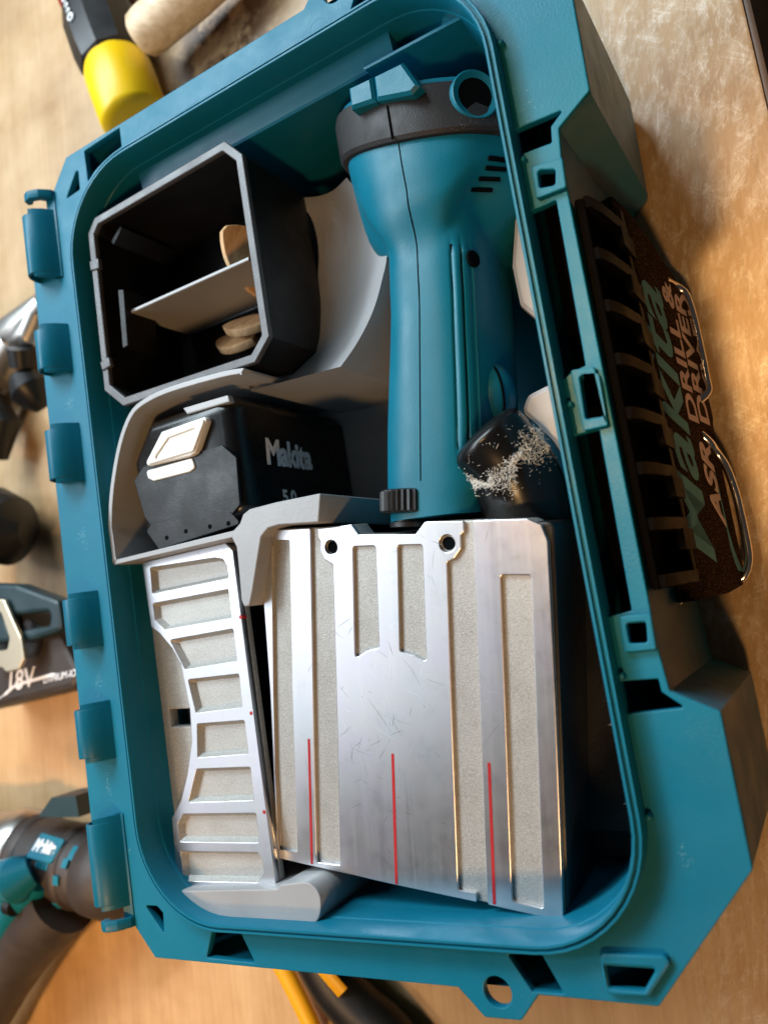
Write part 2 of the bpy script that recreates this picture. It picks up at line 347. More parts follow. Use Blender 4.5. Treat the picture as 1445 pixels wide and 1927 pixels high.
# ------------------------------------------------------------------ tool case
RIM = 112
case = thing('tool_case', 'open teal plastic tool case with its lid taken off, standing on the bench', 'tool case', (137, 197, 0))
def lip_ring(off, z, r=42): return [(x, y, z) for x, y in rrect(17.5-off, 18.8-off, 243.2+off, 374+off, max(2, r+off), 12)]
loft('inner_wall', [lip_ring(o, z) for o, z in ((2.4, 109), (2.4, 118.9), (2.1, 119.5), (1.3, 119.5), (1.1, 118.5), (0.3, 118.5), (0.1, 120), (-0.7, 120), (-1.1, 119.3), (-1.5, 108), (-1.9, 107.4), (-6, 6))], 'teal', case, cap0=False, cap1=True, angle=30)
fl_out = [(0, 22, 0.5), (0, 14, 0), (11.5, 0, 0), (166, 0, 0), (175, -9.5, 1.5), (189, -9.2, 1.5), (197, 0, 0), (238, 0, 1.5), (274.6, 43, 1.5), (274.7, 91, 1), (260.6, 98.6, 1), (259.6, 112, 0), (259.6, 284, 0), (260.8, 295.8, 1), (273.6, 304.2, 1), (274.6, 352, 1.5), (238, 395, 1.5), (197, 395, 0), (189, 404.2, 1.5), (175, 404.5, 1.5), (166, 395, 0), (12.6, 395, 0), (0, 380.8, 0), (0, 372, 0.5), (-22, 368, 1), (-22, 27, 1)]
H = {}
H['tri_tl'] = [(18.8, 384.6), (20.3, 383.9), (20, 374.1), (9.4, 373.3)]
H['rect_tl'] = [(26.4, 392.4), (52.3, 393.2), (52.2, 383.3), (46, 382.5), (38.9, 381.3), (31.8, 379), (26.4, 375.5)]
H['tri_bl'] = [(9, 22.8), (16.6, 22.8), (19.8, 20), (19, 10.9)]
H['rect_bl'] = [(48.3, 12.9), (65.1, 13.2), (70.8, 1.9), (43.5, 2.2)]
H['slot_br'] = [(187.8, 12.8), (200.8, 13.5), (206.5, 1.2), (194.9, 1)]
H['pad_hole'] = [(222.8, 11.4), (239.6, 11.6), (234.1, 4.3), (222.7, 4.2)]
H['slot_up'] = [(242.8, 270.7), (249.5, 270.6), (255.1, 271), (254.1, 210.1), (249, 209.5), (243.8, 207.4)]
H['slot_lo'] = [(243.8, 187.4), (254.5, 187.3), (253.6, 125.5), (244.3, 124.5)]
H['notch_lo'] = [(243.9, 103), (257.8, 102.7), (258, 98.4), (264.4, 92.8), (244, 92.3)]
H['notch_up'] = [(243, 302.4), (263.8, 301.8), (258.2, 297.6), (257.5, 291.8), (242, 292.6)]
H['sock_lo'] = [(251, 121.5), (257.5, 121.1), (256.6, 114.1), (250.8, 114.6)]
H['sock_mid'] = [(251.5, 206.7), (256.9, 205.5), (256.4, 191.3), (251, 192.2)]
H['sock_up'] = [(250.6, 283.8), (256.9, 281.4), (255.8, 275.7), (250.1, 277)]
H['slot_tr'] = [(x, 395-y) for x, y in H['slot_br']]
LIPHOLE = rrect(17.3, 18.6, 243.4, 374.2, 42, 12)
def clamp_out(poly):             # keep openings clear of the lip ring
    return [(max(245.4, x) if 30 < y < 360 and x > 200 else x, y) for x, y in poly]
loops = [fillet(fl_out, 0, 4), LIPHOLE, circle(181.6, -0.3, 5.3), circle(181.6, 395.3, 5.3)] + [fillet(clamp_out(p), 0.5, 2) for p in H.values()]
slab('rim', loops, 108.4, RIM, 'teal', case, 0.45)
def outl(ins, z):
    cx, cy = 137, 197.5; o = [(p[0], p[1]) for p in fl_out if -1 < p[1] < 396]
    return [(x+(ins if x < cx else -ins), y+(ins if y < cy else -ins), z) for x, y in o]
o2 = [(p[0], p[1]) for p in fl_out if not (p[1] < -1 or p[1] > 396 or (p[0] in (166, 197, -22)) or p[1] in (22, 372))]
loft('outer_wall', [[(x, y, z) for x, y in offset_poly(o2, i)] for i, z in ((0.2, 108.3), (0.3, 104), (2.2, 12), (3.5, 6), (5.0, 1.0))], 'teal_smooth', case, cap0=False, cap1=True, angle=25)
# raised frame by the chamfered corner, sockets, studs
PADO = [(222, 16.4), (243.7, 17.1), (245.1, 14.6), (235.9, 3.6), (221.8, 3)]
slab('corner_frame', [fillet(PADO, 2.4, 4), fillet([(223.6, 12.6), (240.2, 12.8), (234.8, 5.6), (223.5, 5.5)], 0.8, 3)], 111.6, 114.4, 'teal', case, 1.0)
for nm, o_, h_ in (('latch_socket', [(249.8, 124.3), (260, 123.9), (259.6, 112.2), (249.1, 112.4)], [(251.5, 121.9), (258, 121.6), (257.2, 114.6), (251.4, 115.1)]),
                   ('latch_socket', [(249.3, 285), (260.6, 283.9), (260, 272.8), (248.9, 273)], [(251.2, 283.1), (257.5, 280.7), (256.4, 275.1), (250.7, 276.4)]),
                   ('latch_socket', [(249.2, 209.5), (257.6, 208.3), (258.3, 187.4), (249.7, 187.6)], [(251.9, 206.8), (257.9, 205.4), (257.6, 190.4), (251.2, 191.5)])):
    slab(nm, [fillet(o_, 0.8, 3), fillet(h_, 1.0, 3)], 111.7, 114.4 if nm else 115, 'teal', case, 0.5)
for px in [(242.7, 335.8), (242, 289.5), (242.4, 198.1), (242.8, 104.9), (243.1, 59.6)]:
    loft('stud', [[(max(246.6, px[0])+r*math.cos(a*math.pi/4), px[1]+r*math.sin(a*math.pi/4), z) for a in range(8)] for r, z in ((1.3, 111.5), (1.3, 113.2), (0.9, 114.2), (0.3, 114.5))], 'teal', case)
# hinge knuckles along the back edge
prof = [(x*1.2, z) for x, z in [(0.8, 111.4), (0.6, 113), (-2.0, 119.5), (-4.5, 122.6), (-8, 124), (-12, 123.4), (-15.5, 121), (-17.5, 117), (-18.2, 112.6), (-17.0, 112.3), (-15.4, 113.2), (-14.8, 116), (-12.5, 119), (-8.5, 120.4), (-5.0, 118.2), (-3.0, 113.0), (-2.6, 112.4), (0.2, 112.4)]]
KP = [tuple(q) for q in smooth_path([(x, z, 0) for x, z in [(0.8, 112.2), (-0.6, 114.5), (-3.2, 118.5), (-7, 122.6), (-11.5, 125), (-16, 124.6), (-20, 121.6), (-22.2, 117), (-22.6, 112.3)]], 4)]
KP = [(q[0], q[1]) for q in KP] + [(-21.2, 112.3)] + [(-13.5+r_*7.4, 117.6+z_*5.4) for r_, z_ in [(math.cos(math.radians(a)), math.sin(math.radians(a))) for a in range(185, 20, -15)]] + [(-5.0, 114.0), (-4.6, 112.2)]
KP = [(x*0.76, z-0.15*(z-112)) for x, z in KP]
HY = [(-7.1, 370.8), (-13.7, 333.8), (-13.5, 308.4), (-17.4, 282.9), (-15.4, 256), (-18, 226.1), (-16.6, 170.9), (-17, 143.8), (-15.3, 117.7), (-17.8, 90.2), (-14.3, 64.6), (-15.5, 23)]
KW = [(x*0.76, z) for x, z in [(0.8, 112.1), (-0.8, 114.2), (-3.4, 117.6), (-7.2, 121.0), (-10.5, 122.6), (-10.0, 119.6), (-6.8, 117.0), (-4.6, 112.1)]]
for k in range(6):
    y1, y0 = HY[2*k][1], HY[2*k+1][1]
    hk = extrude_xz('hinge_knuckle', KP, y0+2.2, y1-2.6, 'teal_smooth', case, 0.3)
    extrude_xz('hinge_web', KW, y0, y1, 'teal_smooth', hk, 0.2)
for ya, yb in ((HY[0][1]+6.0, HY[0][1]+10.5), (HY[11][1]-9.5, HY[11][1]-5)):
    extrude_xz('hinge_hook', fillet([(1, 111.3), (1, 114), (-3, 119), (-8, 121.5), (-12, 120.5), (-13.5, 117), (-11, 116), (-8.5, 117.6), (-5.5, 116), (-3.5, 112), (-1.5, 109)], 0.7, 2), ya, yb, 'teal_smooth', case, 0.3)
for y0, y1 in ((HY[1][1], HY[0][1]+8), (HY[11][1]-8, HY[10][1])):
    extrude_xz('hinge_web', [(1.2, 110.6), (1.2, 112.6), (-3.4, 114.0), (-3.2, 110.4)], y0, y1, 'teal_smooth', case, 0.2)
bm = bmesh.new()
for (cx_, cy_), n_ in zip([(-5.2, 266.7), (-5.9, 199.2), (-5.9, 126.9), (-6.9, 76.6), (1.1, 47.5), (255.6, 47.1), (241.2, 69), (253, 308)], (34, 28, 34, 30, 6, 12, 8, 8)):
    for i in range(n_):
        x, y = cx_+random.gauss(0, 1.5), cy_+random.gauss(0, 2.6); a = random.uniform(0, 3.14); L_ = random.uniform(.2, .9); w_ = random.uniform(.05, .14)
        d = Vector((math.cos(a), math.sin(a))); n2 = Vector((-d.y, d.x))*w_; c_ = Vector((x, y))
        q = [c_-d*L_-n2*.2, c_+n2*-1, c_+d*L_, c_+n2]
        bm.faces.new([bm.verts.new((p.x, p.y, 112.03)) for p in q])
bmesh.ops.recalc_face_normals(bm, faces=bm.faces); me = bpy.data.meshes.new('scuffs'); bm.to_mesh(me); bm.free()
M['scuff'] = plastic('pale_scuff', (0.16, 0.36, 0.42), 0.6, 600, 0, 0.1)
sf_ = finish(me, 'scuffs', 'scuff', case, smooth=False); sf_['kind'] = 'stuff'
for cx_, cy_ in [(171.8, 382.5), (177.4, 11.4), (90.5, 9.5), (217.2, 7.6)]:
    slab('ejector_mark', [circle(cx_, cy_, 4.6, 32), circle(cx_, cy_, 4.45, 32)], 111.98, 112.05, 'teal', case, 0.01)
# ledge and thin divider inside the far wall
LX0, LX1 = 53, 199
loft('ledge', [[(x, 373.2, 103.8), (x, 362.4, 101.4), (x, 361.4, 100.7), (x, 361.1, 99.2), (x, 363.5, 40), (x, 371, 40)] for x in (LX0, LX1)], 'teal_smooth', case, angle=20)
slab('divider', [[(186, 360.8), (187, 359.4), (238.4, 358.4), (237.6, 360.2)]], 40, 106, 'teal_smooth', case, 0.3)
slab('divider', [[(221, 360.4), (229, 360.4), (224, 368.5)]], 60, 103, 'teal_smooth', case, 0.3)
# black handle on the front wall: grip behind the rim strip, ribbed latch hanging in front of it
slab('handle_grip', [[(245.8, 121), (255.6, 121), (256.2, 281), (245.8, 281)]], 88, 97, 'latch_black', case, 2.0)
la = slab('latch', [fillet([(259.9, 131.5), (263.0, 130.5), (263.6, 270), (259.9, 271)], 1.2, 3)], 66, 107.8, 'latch_black', case, 0.9)
slab('latch_bar', [fillet([(266.0, 131), (268.6, 131), (268.6, 278), (266.0, 278)], 0.6, 3)], 66, 72, 'latch_gloss', la, 0.5)
for k in range(8):
    y = 131.4 + k*19.3
    loft('latch_rib', [[(263.2, yy, 107.2), (265.0, yy, 106.6), (267.0, yy, 98), (269.0, yy, 80), (269.0, yy, 67), (263.2, yy, 67)] for yy in (y, y+4.2)], 'latch_gloss', la, angle=20)
for k in range(7):
    y = 135.6 + k*19.3
    slab('latch_tooth', [[(266.6, y+7.6), (269.5, y+7.6), (269.5, y+15.3), (266.6, y+15.3)]], 62, 82, 'latch_gloss', la, 0.5)
# printed plate on the lower front wall, with its wire loops
XT, ZT, XB, ZB = 264.6, 64, 277.4, 7
def onplate(y, z, lift=0.0):
    t = (z-ZB)/(ZT-ZB); return (XB+(XT-XB)*t+lift, y, z+lift*0.1)
sl = Vector((XT-XB, 0, ZT-ZB)).normalized()
PM = mm(frame((XB, 0, ZB), (0, 1, 0), sl))
PL = (Vector((XT-XB, 0, ZT-ZB))).length
plate_out = fillet([(126, 3), (131, -1), (196, -1), (200, -3), (252, -3), (262, 5), (276, 26), (286, 44), (289, PL), (124, PL), (124, 20)], 3, 4)
lpl = slab('label_plate', [plate_out], -7, 0, 'glitter', case, 0.8, PM)
def ontext(y, v, **k): return frame(Vector((XB, 0, ZB))+sl*v+Vector((0, y, 0))+Vector((0.12, 0, 0.02)), (0, 1, 0), sl)
text('lettering', 'Makita', 36, ontext(137, 27.5), 'print_teal', lpl, 0.5, 0.35, 1.16, fit=(118, 27), depth=0.04)
text('lettering', 'DRILL &', 12, ontext(196, 15.2), 'print_pink', lpl, 0.3, 0.1, fit=(63, 10.2), depth=0.04)
text('lettering', 'DRIVER', 12, ontext(196, 3.2), 'print_pink', lpl, 0.3, 0.1, fit=(61, 10.2), depth=0.04)
text('lettering', 'ASR', 12, ontext(151, 9.5), 'print_pink', lpl, 0.3, 0.4, fit=(37, 11))
loft('swoosh', [[ontext(y, v0) @ Vector((0, 0, 0.05)), ontext(y, v1) @ Vector((0, 0, 0.05))] for y, v0, v1 in ((132, 1.5, 6.5), (136, 4.0, 8.5), (142, 6.5, 10.0), (150, 8.2, 9.8), (176, 9.4, 9.9))], 'print_teal', lpl, False, False, closed=False)
wire = smooth_path([(272.5, 261.3, 22), (274.4, 260.7, 14), (277.9, 256.6, 10), (279.2, 246.7, 10), (279.4, 229.4, 10), (279.2, 216.1, 10), (278.4, 210.1, 11), (271, 204.1, 16), (270.6, 196.5, 20), (275.6, 188.6, 17), (277.3, 183.5, 12), (279.6, 176.5, 10), (281.1, 164.5, 10), (281.3, 148.2, 10), (280.7, 136.9, 10), (277.7, 130.1, 10), (272.4, 127.2, 10), (264.6, 126.3, 14), (257.6, 126.5, 24)], 5)
tube('wire_loop', wire, 1.8, 'chrome', case, 12)
tube('wire_loop', smooth_path([(257.7, 133.8, 60), (259.2, 130.9, 56), (258.4, 126.7, 54), (255.8, 123.8, 54)], 5), 2.4, 'chrome', case, 12)

# ------------------------------------------------------------------ plate joiner lying on its back
jo = thing('plate_joiner', 'teal and black cordless plate joiner lying with its scratched metal base upward in the case', 'plate joiner', (180, 200, 8))
PT = [(0.99026, 0.13885, 0.00998, 130.00), (-0.13783, 0.98799, -0.06983, 110.00), (-0.01955, 0.06777, 0.99751, 105.00)]
PMX = Matrix([PT[0], PT[1], PT[2], (0, 0, 0, 1)])
PMX = mm(PMX)
def TT(px): return px
outl_full = [(-35.1, 65.5), (-33.2, 67.3), (-7.2, 66.6), (10, 67), (13.1, 62.8), (38.4, 61.6), (42.9, 66.3), (59.1, 66), (63.4, 65.8), (83.8, 65.2), (89, 62.7), (90.9, 56.9), (89.5, -4.3), (87, -79.8), (32, -78.1), (-38.1, -75.4), (-36.9, -2.5), (-37.1, 58.3)]
slab('base_casting', [fillet(outl_full, 1.0, 3)], -13, -1.6, 'cast', jo, 0.6, PMX)
isl1 = [(-37.1, 58.3), (-34.5, 65), (-32.1, 66.8), (-10.1, 66.6), (-12.9, 20.9), (-16.3, -32.8), (-18.6, -73.9), (-6.9, -73.5), (-3.3, -9.7), (-1.6, 25.4), (-0.3, 51.2), (-4.2, 53.3), (-6, 56.9), (-5.6, 61), (-6.6, 62.6), (-6.7, 66.2), (10, 67), (13.1, 62.8), (38.4, 61.6), (42.9, 66.3), (59.1, 65.8), (59, 61.8), (57.5, 60.7), (57.3, 55.7), (54.1, 51.8), (51.1, 50.5), (49.7, 17.7), (48.3, -18.5), (46.3, -74.9), (53.9, -75), (53.7, -78.5), (18.3, -77.6), (-38.1, -75.4), (-36.9, -2.5)]
isl2 = [(62.9, 65.8), (83.8, 65.2), (89, 62.7), (90.9, 56.9), (89.5, -4.3), (87, -79.8), (58, -78.7), (60.8, 2)]
p1 = [(-30.9, 63), (-20.5, 62.6), (-24.5, -1.9), (-27.7, -71.6), (-39.4, -71.7), (-35.5, -2.4)]
p3 = [(9.9, 58.1), (20.3, 58), (18.8, 17.3), (13, 15.9), (7.3, 12.7)]
p4 = [(30.4, 57.8), (41.1, 57.6), (39.4, 12.2), (34.5, 14.5), (28.1, 16.1)]
p6 = [(72.2, 45.2), (83.9, 44.9), (82, -12.4), (79.8, -76.3), (67.9, -75.6), (70.2, -13.3)]
ho = [(-0.5, 58.2), (51.7, 57.6)]
bpl = slab('base_plate', [fillet(isl1, 0.7, 3), fillet(p1, 1.2, 3), fillet(p3, 1.0, 3), fillet(p4, 1.0, 3), circle(*ho[0], 2.9), circle(*ho[1], 3.3)], -1.9, 0, 'machined', jo, 0.35, PMX)
slab('base_plate', [fillet(isl2, 0.8, 3), fillet(p6, 1.2, 3)], -1.9, 0, 'machined', jo, 0.35, PMX)
def inside(p, poly):
    c_ = False
    for i in range(len(poly)):
        (x1, y1), (x2, y2) = poly[i-1][:2], poly[i][:2]
        if (y1 > p[1]) != (y2 > p[1]) and p[0] < (x2-x1)*(p[1]-y1)/(y2-y1)+x1: c_ = not c_
    return c_
def on_face(p): return (inside(p, isl1) and not any(inside(p, q) for q in (p1, p3, p4))) or (inside(p, isl2) and not inside(p, p6))
for mt, cnt in (('scratch_dark', 110), ('scratch_bright', 130)):
    bm = bmesh.new()
    for i in range(cnt):
        x, y = random.uniform(-70, 70), random.uniform(-75, 75)
        if random.random() < 0.45: x, y = random.gauss(5, 20), random.gauss(-15, 28)
        a = random.choice((0.7, 2.3, 1.5, 1.4, -0.3))+random.gauss(0, 0.35); L_ = random.choice((2, 3, 4, 6, 9, 16))*random.uniform(.5, 1.2); cv = random.gauss(0, 0.02)
        pts = []; a_ = a
        for k in range(6):
            if not on_face((x, y)): break
            pts.append((x, y)); x += math.cos(a_)*L_/5; y += math.sin(a_)*L_/5; a_ += cv*L_/5+random.gauss(0, .05)
        if len(pts) < 3: continue
        w_ = random.uniform(.05, .12); n_ = Vector((-math.sin(a), math.cos(a)))
        vs_ = []
        for k, q in enumerate(pts):
            t_ = w_*math.sin(math.pi*(k+0.3)/(len(pts)-0.4)); vs_.append((bm.verts.new((q[0]+n_.x*t_, q[1]+n_.y*t_, 0.012)), bm.verts.new((q[0]-n_.x*t_, q[1]-n_.y*t_, 0.012))))
        for (a0, b0), (a1, b1) in zip(vs_, vs_[1:]): bm.faces.new((a0, b0, b1, a1))
    bmesh.ops.recalc_face_normals(bm, faces=bm.faces); me = bpy.data.meshes.new('scratches'); bm.to_mesh(me); bm.free()
    sco = finish(me, 'scratches', mt, bpl, MX=PMX, smooth=False); sco['kind'] = 'stuff'
for c_ in ho: slab('screw_hole', [circle(*c_, 2.6)], -1.7, -1.4, 'dark', bpl, 0.05, PMX)
for (a, b) in zip(*[iter([(-18.2, -21.8), (-21.1, -75.2), (21.7, -24.8), (19.3, -77.2), (62.6, -24.7), (60.8, -78.1)])]*2):
    d = (Vector(b)-Vector(a)).normalized(); nrm = Vector((-d.y, d.x))*0.62; a = Vector(a); b = Vector(b)
    slab('red_mark', [fillet([tuple(a+nrm), tuple(a-nrm), tuple(b-nrm), tuple(b+nrm)], 0.55, 3)], 0.02, 0.10, 'red', bpl, 0.02, PMX)
bc = [(-33.3, 65.9), (83.5, 63.5), (95.1, 56.3), (87.5, -78.4), (-35.4, -74.1)]
slab('blade_housing', [fillet([(-29.4, 61.6), (83.4, 62.6), (91.9, 54.6), (86.1, -76.1), (-33.7, -71.1)], 4, 4)], -58, -13.2, 'black', jo, 2.0, PMX)
slab('side_cover', [fillet([(60.7, 64.9), (92.2, 63.6), (87.6, -77.8), (75.3, -77.5)], 3, 4)], -44, -2.2, 'black', jo, 1.0, mm(Matrix.Translation((0.9, 0, -0.3))) @ PMX)  # teal cover coloured black to stand in for the shadow on this side
slab('gear_frame', [fillet([(196, 40), (226, 38), (236, 60), (235, 165), (214, 168)], 6, 4)], 8, 66, 'black', jo, 3.0)
slab('gear_frame', [fillet([(140, 30), (222, 27), (228, 42), (206, 48), (140, 52)], 4, 4)], 8, 58, 'black', jo, 2.0)
tube('blade_clip', smooth_path([(221, 92, 64), (227, 90, 66), (228.5, 84, 66), (224, 81, 65)], 4), 0.9, 'steel', jo, 8)
tube('blade_clip', smooth_path([(222, 55, 62), (227, 52, 64), (227, 46, 63)], 4), 0.8, 'steel', jo, 8)
# motor housing: stations along its axis
def interp(t, P):
    for (a, b), (c_, d) in zip(P, P[1:]):
        if t <= c_: return b+(d-b)*max(0, (t-a))/(c_-a)
    return P[-1][1]
def jaxis(y): return (interp(y, [(165, 178.5), (188, 182.5), (256, 194.5), (280, 197), (300, 198.8), (360, 198.8)]), interp(y, [(260, 76), (300, 73), (360, 71.5)]))
AX = Vector((0.17, 1, 0)).normalized(); SD = Vector((AX.y, -AX.x, 0)); SD0 = Vector((1, -0.08, 0)).normalized()
def sect(y, rx, rz, n=40, p=2.5, dz=0, flat=0):
    x, z = jaxis(y); c = Vector((x, y, z+dz)); out = []
    for k in range(n):
        a = 2*math.pi*k/n; ca, sa = math.cos(a), math.sin(a)
        X_ = rx*math.copysign(abs(ca)**(2/p), ca); Z_ = rz*math.copysign(abs(sa)**(2/p), sa)
        out.append(c+SD*X_+Vector((0, 0, Z_)))
    return out
def sm(t): t = max(0, min(1, t)); return t*t*(3-2*t)
def gauss(d, w_): return math.exp(-(d/w_)**2)
def skew(y, X_): return sm((y-286)/36)*(-0.25*X_+0.004*X_*X_-1.5)
def housing(y, n=180):
    x, z = jaxis(y); out = []
    for k in range(n):
        th = 360*k/n; a = math.radians(th); ca, sa = math.cos(a), math.sin(a)
        y0 = 276 + 17*gauss(th-38, 24) + 10*gauss(th-148, 20)
        t = sm((y-y0)/20.0); t2 = sm((y-y0-6)/30)
        rx = 21.6+2.4*sm((262-y)/60)+t*14.6+t2*3.6; rz = 30.2+t*5.5+t2*2.0; p = 2.9-0.85*t
        if y < 186: rx -= (186-y)*0.12
        if 194 < y < 279:
            e_ = sm((y-194)/3)*sm((278-y)/6)
            rx += e_*(0.7*sm((62-th)/2.0)*sm((th-34)/2.0)-1.3*sum(gauss(th-g_, 1.1) for g_ in (61, 50, 39))); rz += e_*(0.7*sm((62-th)/2.0)*sm((th-34)/2.0)-1.3*sum(gauss(th-g_, 1.1) for g_ in (61, 50, 39)))
        X_ = rx*math.copysign(abs(ca)**(2/p), ca)
        out.append(Vector((x, y+skew(y, X_), z))+SD0*X_+Vector((0, 0, rz*math.copysign(abs(sa)**(2/p), sa))))
    return out
def ringh(y, r_, rz, n=48):
    x, z = jaxis(y); return [Vector((x+r_*math.cos(2*math.pi*k/n), y+skew(y, r_*math.cos(2*math.pi*k/n)), z+rz*math.sin(2*math.pi*k/n))) for k in range(n)]
ys = [172, 179, 186, 193, 195, 197.5, 208, 224, 240, 256, 266, 272, 274, 276]+[279+2.5*i for i in range(17)]+[321.5, 324]
hs = loft('motor_housing', [housing(y) for y in ys], 'tool_teal', jo, angle=60)
loft('rubber_band', [ringh(y, r, r-2.5) for y, r in ((320.5, 39.5), (321, 42.0), (322.5, 43.0), (338, 43.2), (342, 42.2), (344, 40))], 'rubber', jo, angle=28)
loft('end_cap', [ringh(y, r, r-2.5) for y, r in ((343.5, 40.2), (346, 39.5), (348.5, 35), (349, 10))], 'tool_teal', jo, angle=28)
for q in ([(183.1, 347.9), (194.2, 347.2), (194, 336.7), (182.7, 338.7)], [(194.9, 347.1), (208.2, 346.5), (213.3, 334), (209.7, 332.2), (194.5, 336.7)]):
    q = ccw(q); loft('cap_block', [[(x, y, z) for x, y in offset_poly(q, i)] for i, z in ((0.0, 104), (0.0, 115.0), (1.2, 116.4))], 'tool_teal', jo, angle=25)
seam = [housing(y)[45]+Vector((-0.6, 0, -0.22)) for y in ys[2:-1]]
tube('seam_line', smooth_path(seam, 2), 0.42, 'dark', hs, 6)
tube('seam_line', [ringh(y, 43.3, 40.9)[12]+Vector((-1.5, 0, 0)) for y in (321.5, 326, 331, 336)], 0.4, 'dark', jo, 6)
for k in range(3):
    def gp(y):
        q = housing(y, 360); return q[61-11*k]+Vector((-0.1, 0, -0.15))
    tube('groove_shade', [gp(y) for y in range(196, 277 - k*3, 4)], 0.8, 'dark', hs, 6)  # dark tubes stand in for the shade lying in the moulded grooves
def radial(y, ang, r, extra=0):
    x, z = jaxis(y); a = math.radians(ang); return Vector((x, y, z))+SD*(r*math.cos(a))+Vector((0, 0, r*math.sin(a))), (SD*math.cos(a)+Vector((0, 0, math.sin(a))))
c = ringh(335, 43.1, 40.6)[6]; fm = mm(frame(c, AX, Vector((-math.sin(math.radians(45)), 0.1, math.cos(math.radians(45))))))
loft('cord_funnel', [[(r*math.cos(a*math.pi/16), r*math.sin(a*math.pi/16), z) for a in range(32)] for r, z in ((9.9, -2.5), (9.8, 0.9), (9.4, 1.4), (8.9, 1.3), (8.0, 0.7), (6.6, 0.3))], 'tool_teal', jo, cap0=False, cap1=False, MX=fm, angle=50)
slab('funnel_bore', [circle(0, 0, 7.4)], 0.0, 0.4, 'dark', jo, 0.05, fm)
for k in range(4):
    q = housing(300+k*4.2, 360); c = q[32]; d_ = (q[38]-q[26]).normalized()
    slab('vent_slot', [rrect(-4.4, -0.8, 4.4, 0.8, 0.2, 3)], -1.2, 0.35, 'dark', hs, 0.1, mm(frame(c, d_, (housing(302+k*4.2, 360)[32]-c))))
q = housing(270, 360); c = q[36]
slab('screw', [circle(0, 0, 3.4)], -0.8, 0.5, 'dark', hs, 0.2, mm(frame(c, q[46]-q[26], housing(274, 360)[36]-c)))
def ellipsoid(c, rx, ry, rz, n=20, m_=12):
    return [[(c[0]+rx*math.sin(math.pi*i/m_)*math.cos(2*math.pi*k/n), c[1]-ry*math.cos(math.pi*i/m_), c[2]+rz*math.sin(math.pi*i/m_)*math.sin(2*math.pi*k/n)) for k in range(n)] for i in range(1, m_)]
ll = loft('lock_lever', ellipsoid((208.5, 217, 83), 9.0, 14, 9), 'tool_teal', jo, angle=80)
tube('lever_crease', smooth_path([(211.5, 228, 86.5), (214.0, 224, 88.8), (215.2, 217, 89.6), (214.4, 210, 88.8), (212, 206, 87)], 4), 0.5, 'dark', ll, 8)
# knurled knob on its screw
kc = Vector((171.0, 180.0, 98)); kx = AX
def knob_ring(y, r, kn=0): return [kc+AX*y+SD*((r+(kn if i % 2 else 0))*math.cos(2*math.pi*i/64))+Vector((0, 0, (r+(kn if i % 2 else 0))*math.sin(2*math.pi*i/64))) for i in range(64)]
kb = loft('adjust_knob', [knob_ring(y, r, k) for y, r, k in ((-4.5, 10.2, 0), (-4.2, 11.2, 0), (-3.6, 11.4, .7), (4.0, 11.4, .7), (4.6, 11.2, 0.3), (5.0, 10.2, 0), (5.1, 5, 0), (4.2, 4.6, 0))], 'black', jo, angle=20)
loft('knob_collar', [knob_ring(y, r) for y, r in ((-10, 8.0), (-8.2, 8.0), (-7.8, 6.5), (-4.3, 6.0))], 'black', jo)
# dust spout
sp = smooth_path([(210, 164, 78), (212.6, 172, 82.5), (213.4, 180, 87.5), (212.6, 187.5, 92), (210.2, 193.8, 95.2), (207.6, 198.8, 97.2)], 5)
SR = [18.0, 18.0, 18.0, 18.0, 18.0, 17.9, 17.8, 17.7, 17.6, 17.5, 17.4, 17.3, 17.1, 16.9, 16.7, 16.2, 15.9, 15.8, 15.8, 15.8, 15.8, 15.8, 15.8, 15.8, 15.6, 15.0]
rgs = tube_rings(sp, SR, 36); t_ = (sp[-1]-sp[-2]).normalized(); c0 = sp[-1]
for a_ in (20, 40, 60, 78):
    k_ = math.cos(math.radians(a_)); rgs.append([c0+(Vector(q)-c0)*k_+t_*(3.2*math.sin(math.radians(a_))) for q in rgs[25]])
dsp = loft('dust_spout', rgs, 'black_gloss', jo, angle=60)
#, 'black_gloss', jo, 36, angle=60)
tube('spout_collar', [(209.2, 163.5, 79), (209.6, 167.5, 81)], [18.2, 18.0], 'black', jo, 36)
rg = tube_rings(sp, SR, 72)
bm = bmesh.new()
for i in range(5200):
    k = random.randrange(72); bandc = 15.5+0.8*math.sin(k*0.31)+0.5*math.sin(k*0.9)
    s_ = bandc+random.gauss(0, 0.65)*(1.4+math.sin(k*0.55))
    if random.random() < .05: s_ = random.uniform(11, 23)
    s_ = max(0, min(24, s_)); i0 = int(s_); f_ = s_-i0; p = Vector(rg[i0][k % 72]).lerp(Vector(rg[i0][(k+1) % 72]), random.random()).lerp(Vector(rg[i0+1][k % 72]), f_)
    cen = sum((Vector(q) for q in rg[i0]), Vector())/72; out = (p-cen).normalized()
    along = (Vector(rg[i0][(k+1) % 72])-Vector(rg[i0][k])).normalized()
    d = (along*random.choice((-1, 1))*random.uniform(0.2, 1.4)+Vector((random.gauss(0, 1), random.gauss(0, 1), random.gauss(0, .6)))*0.7).normalized()
    L_ = random.choice((.25, .4, .6, 1.0, 1.6, 2.6))*random.uniform(.6, 1.2); r = random.uniform(.03, .085)*(1.5 if L_ < .5 else 1)
    q1 = p+out*.05; q2 = p+d*L_*.5+out*random.uniform(.05, .4); q3 = p+d*L_+out*random.uniform(-.05, .25)
    loft_bm(bm, tube_rings([q1, q2, q3], [r, r*1.2, r*.5], 3))
me = bpy.data.meshes.new('dust_fluff'); bm.to_mesh(me); bm.free()
M['dust'] = plastic('pale_dust', (0.78, 0.77, 0.72), 0.9, 600, 0, 0.1)
df = finish(me, 'dust_fluff', 'dust', dsp); df['kind'] = 'stuff'; df['label'] = 'pale wood dust fibres stuck round the black spout'
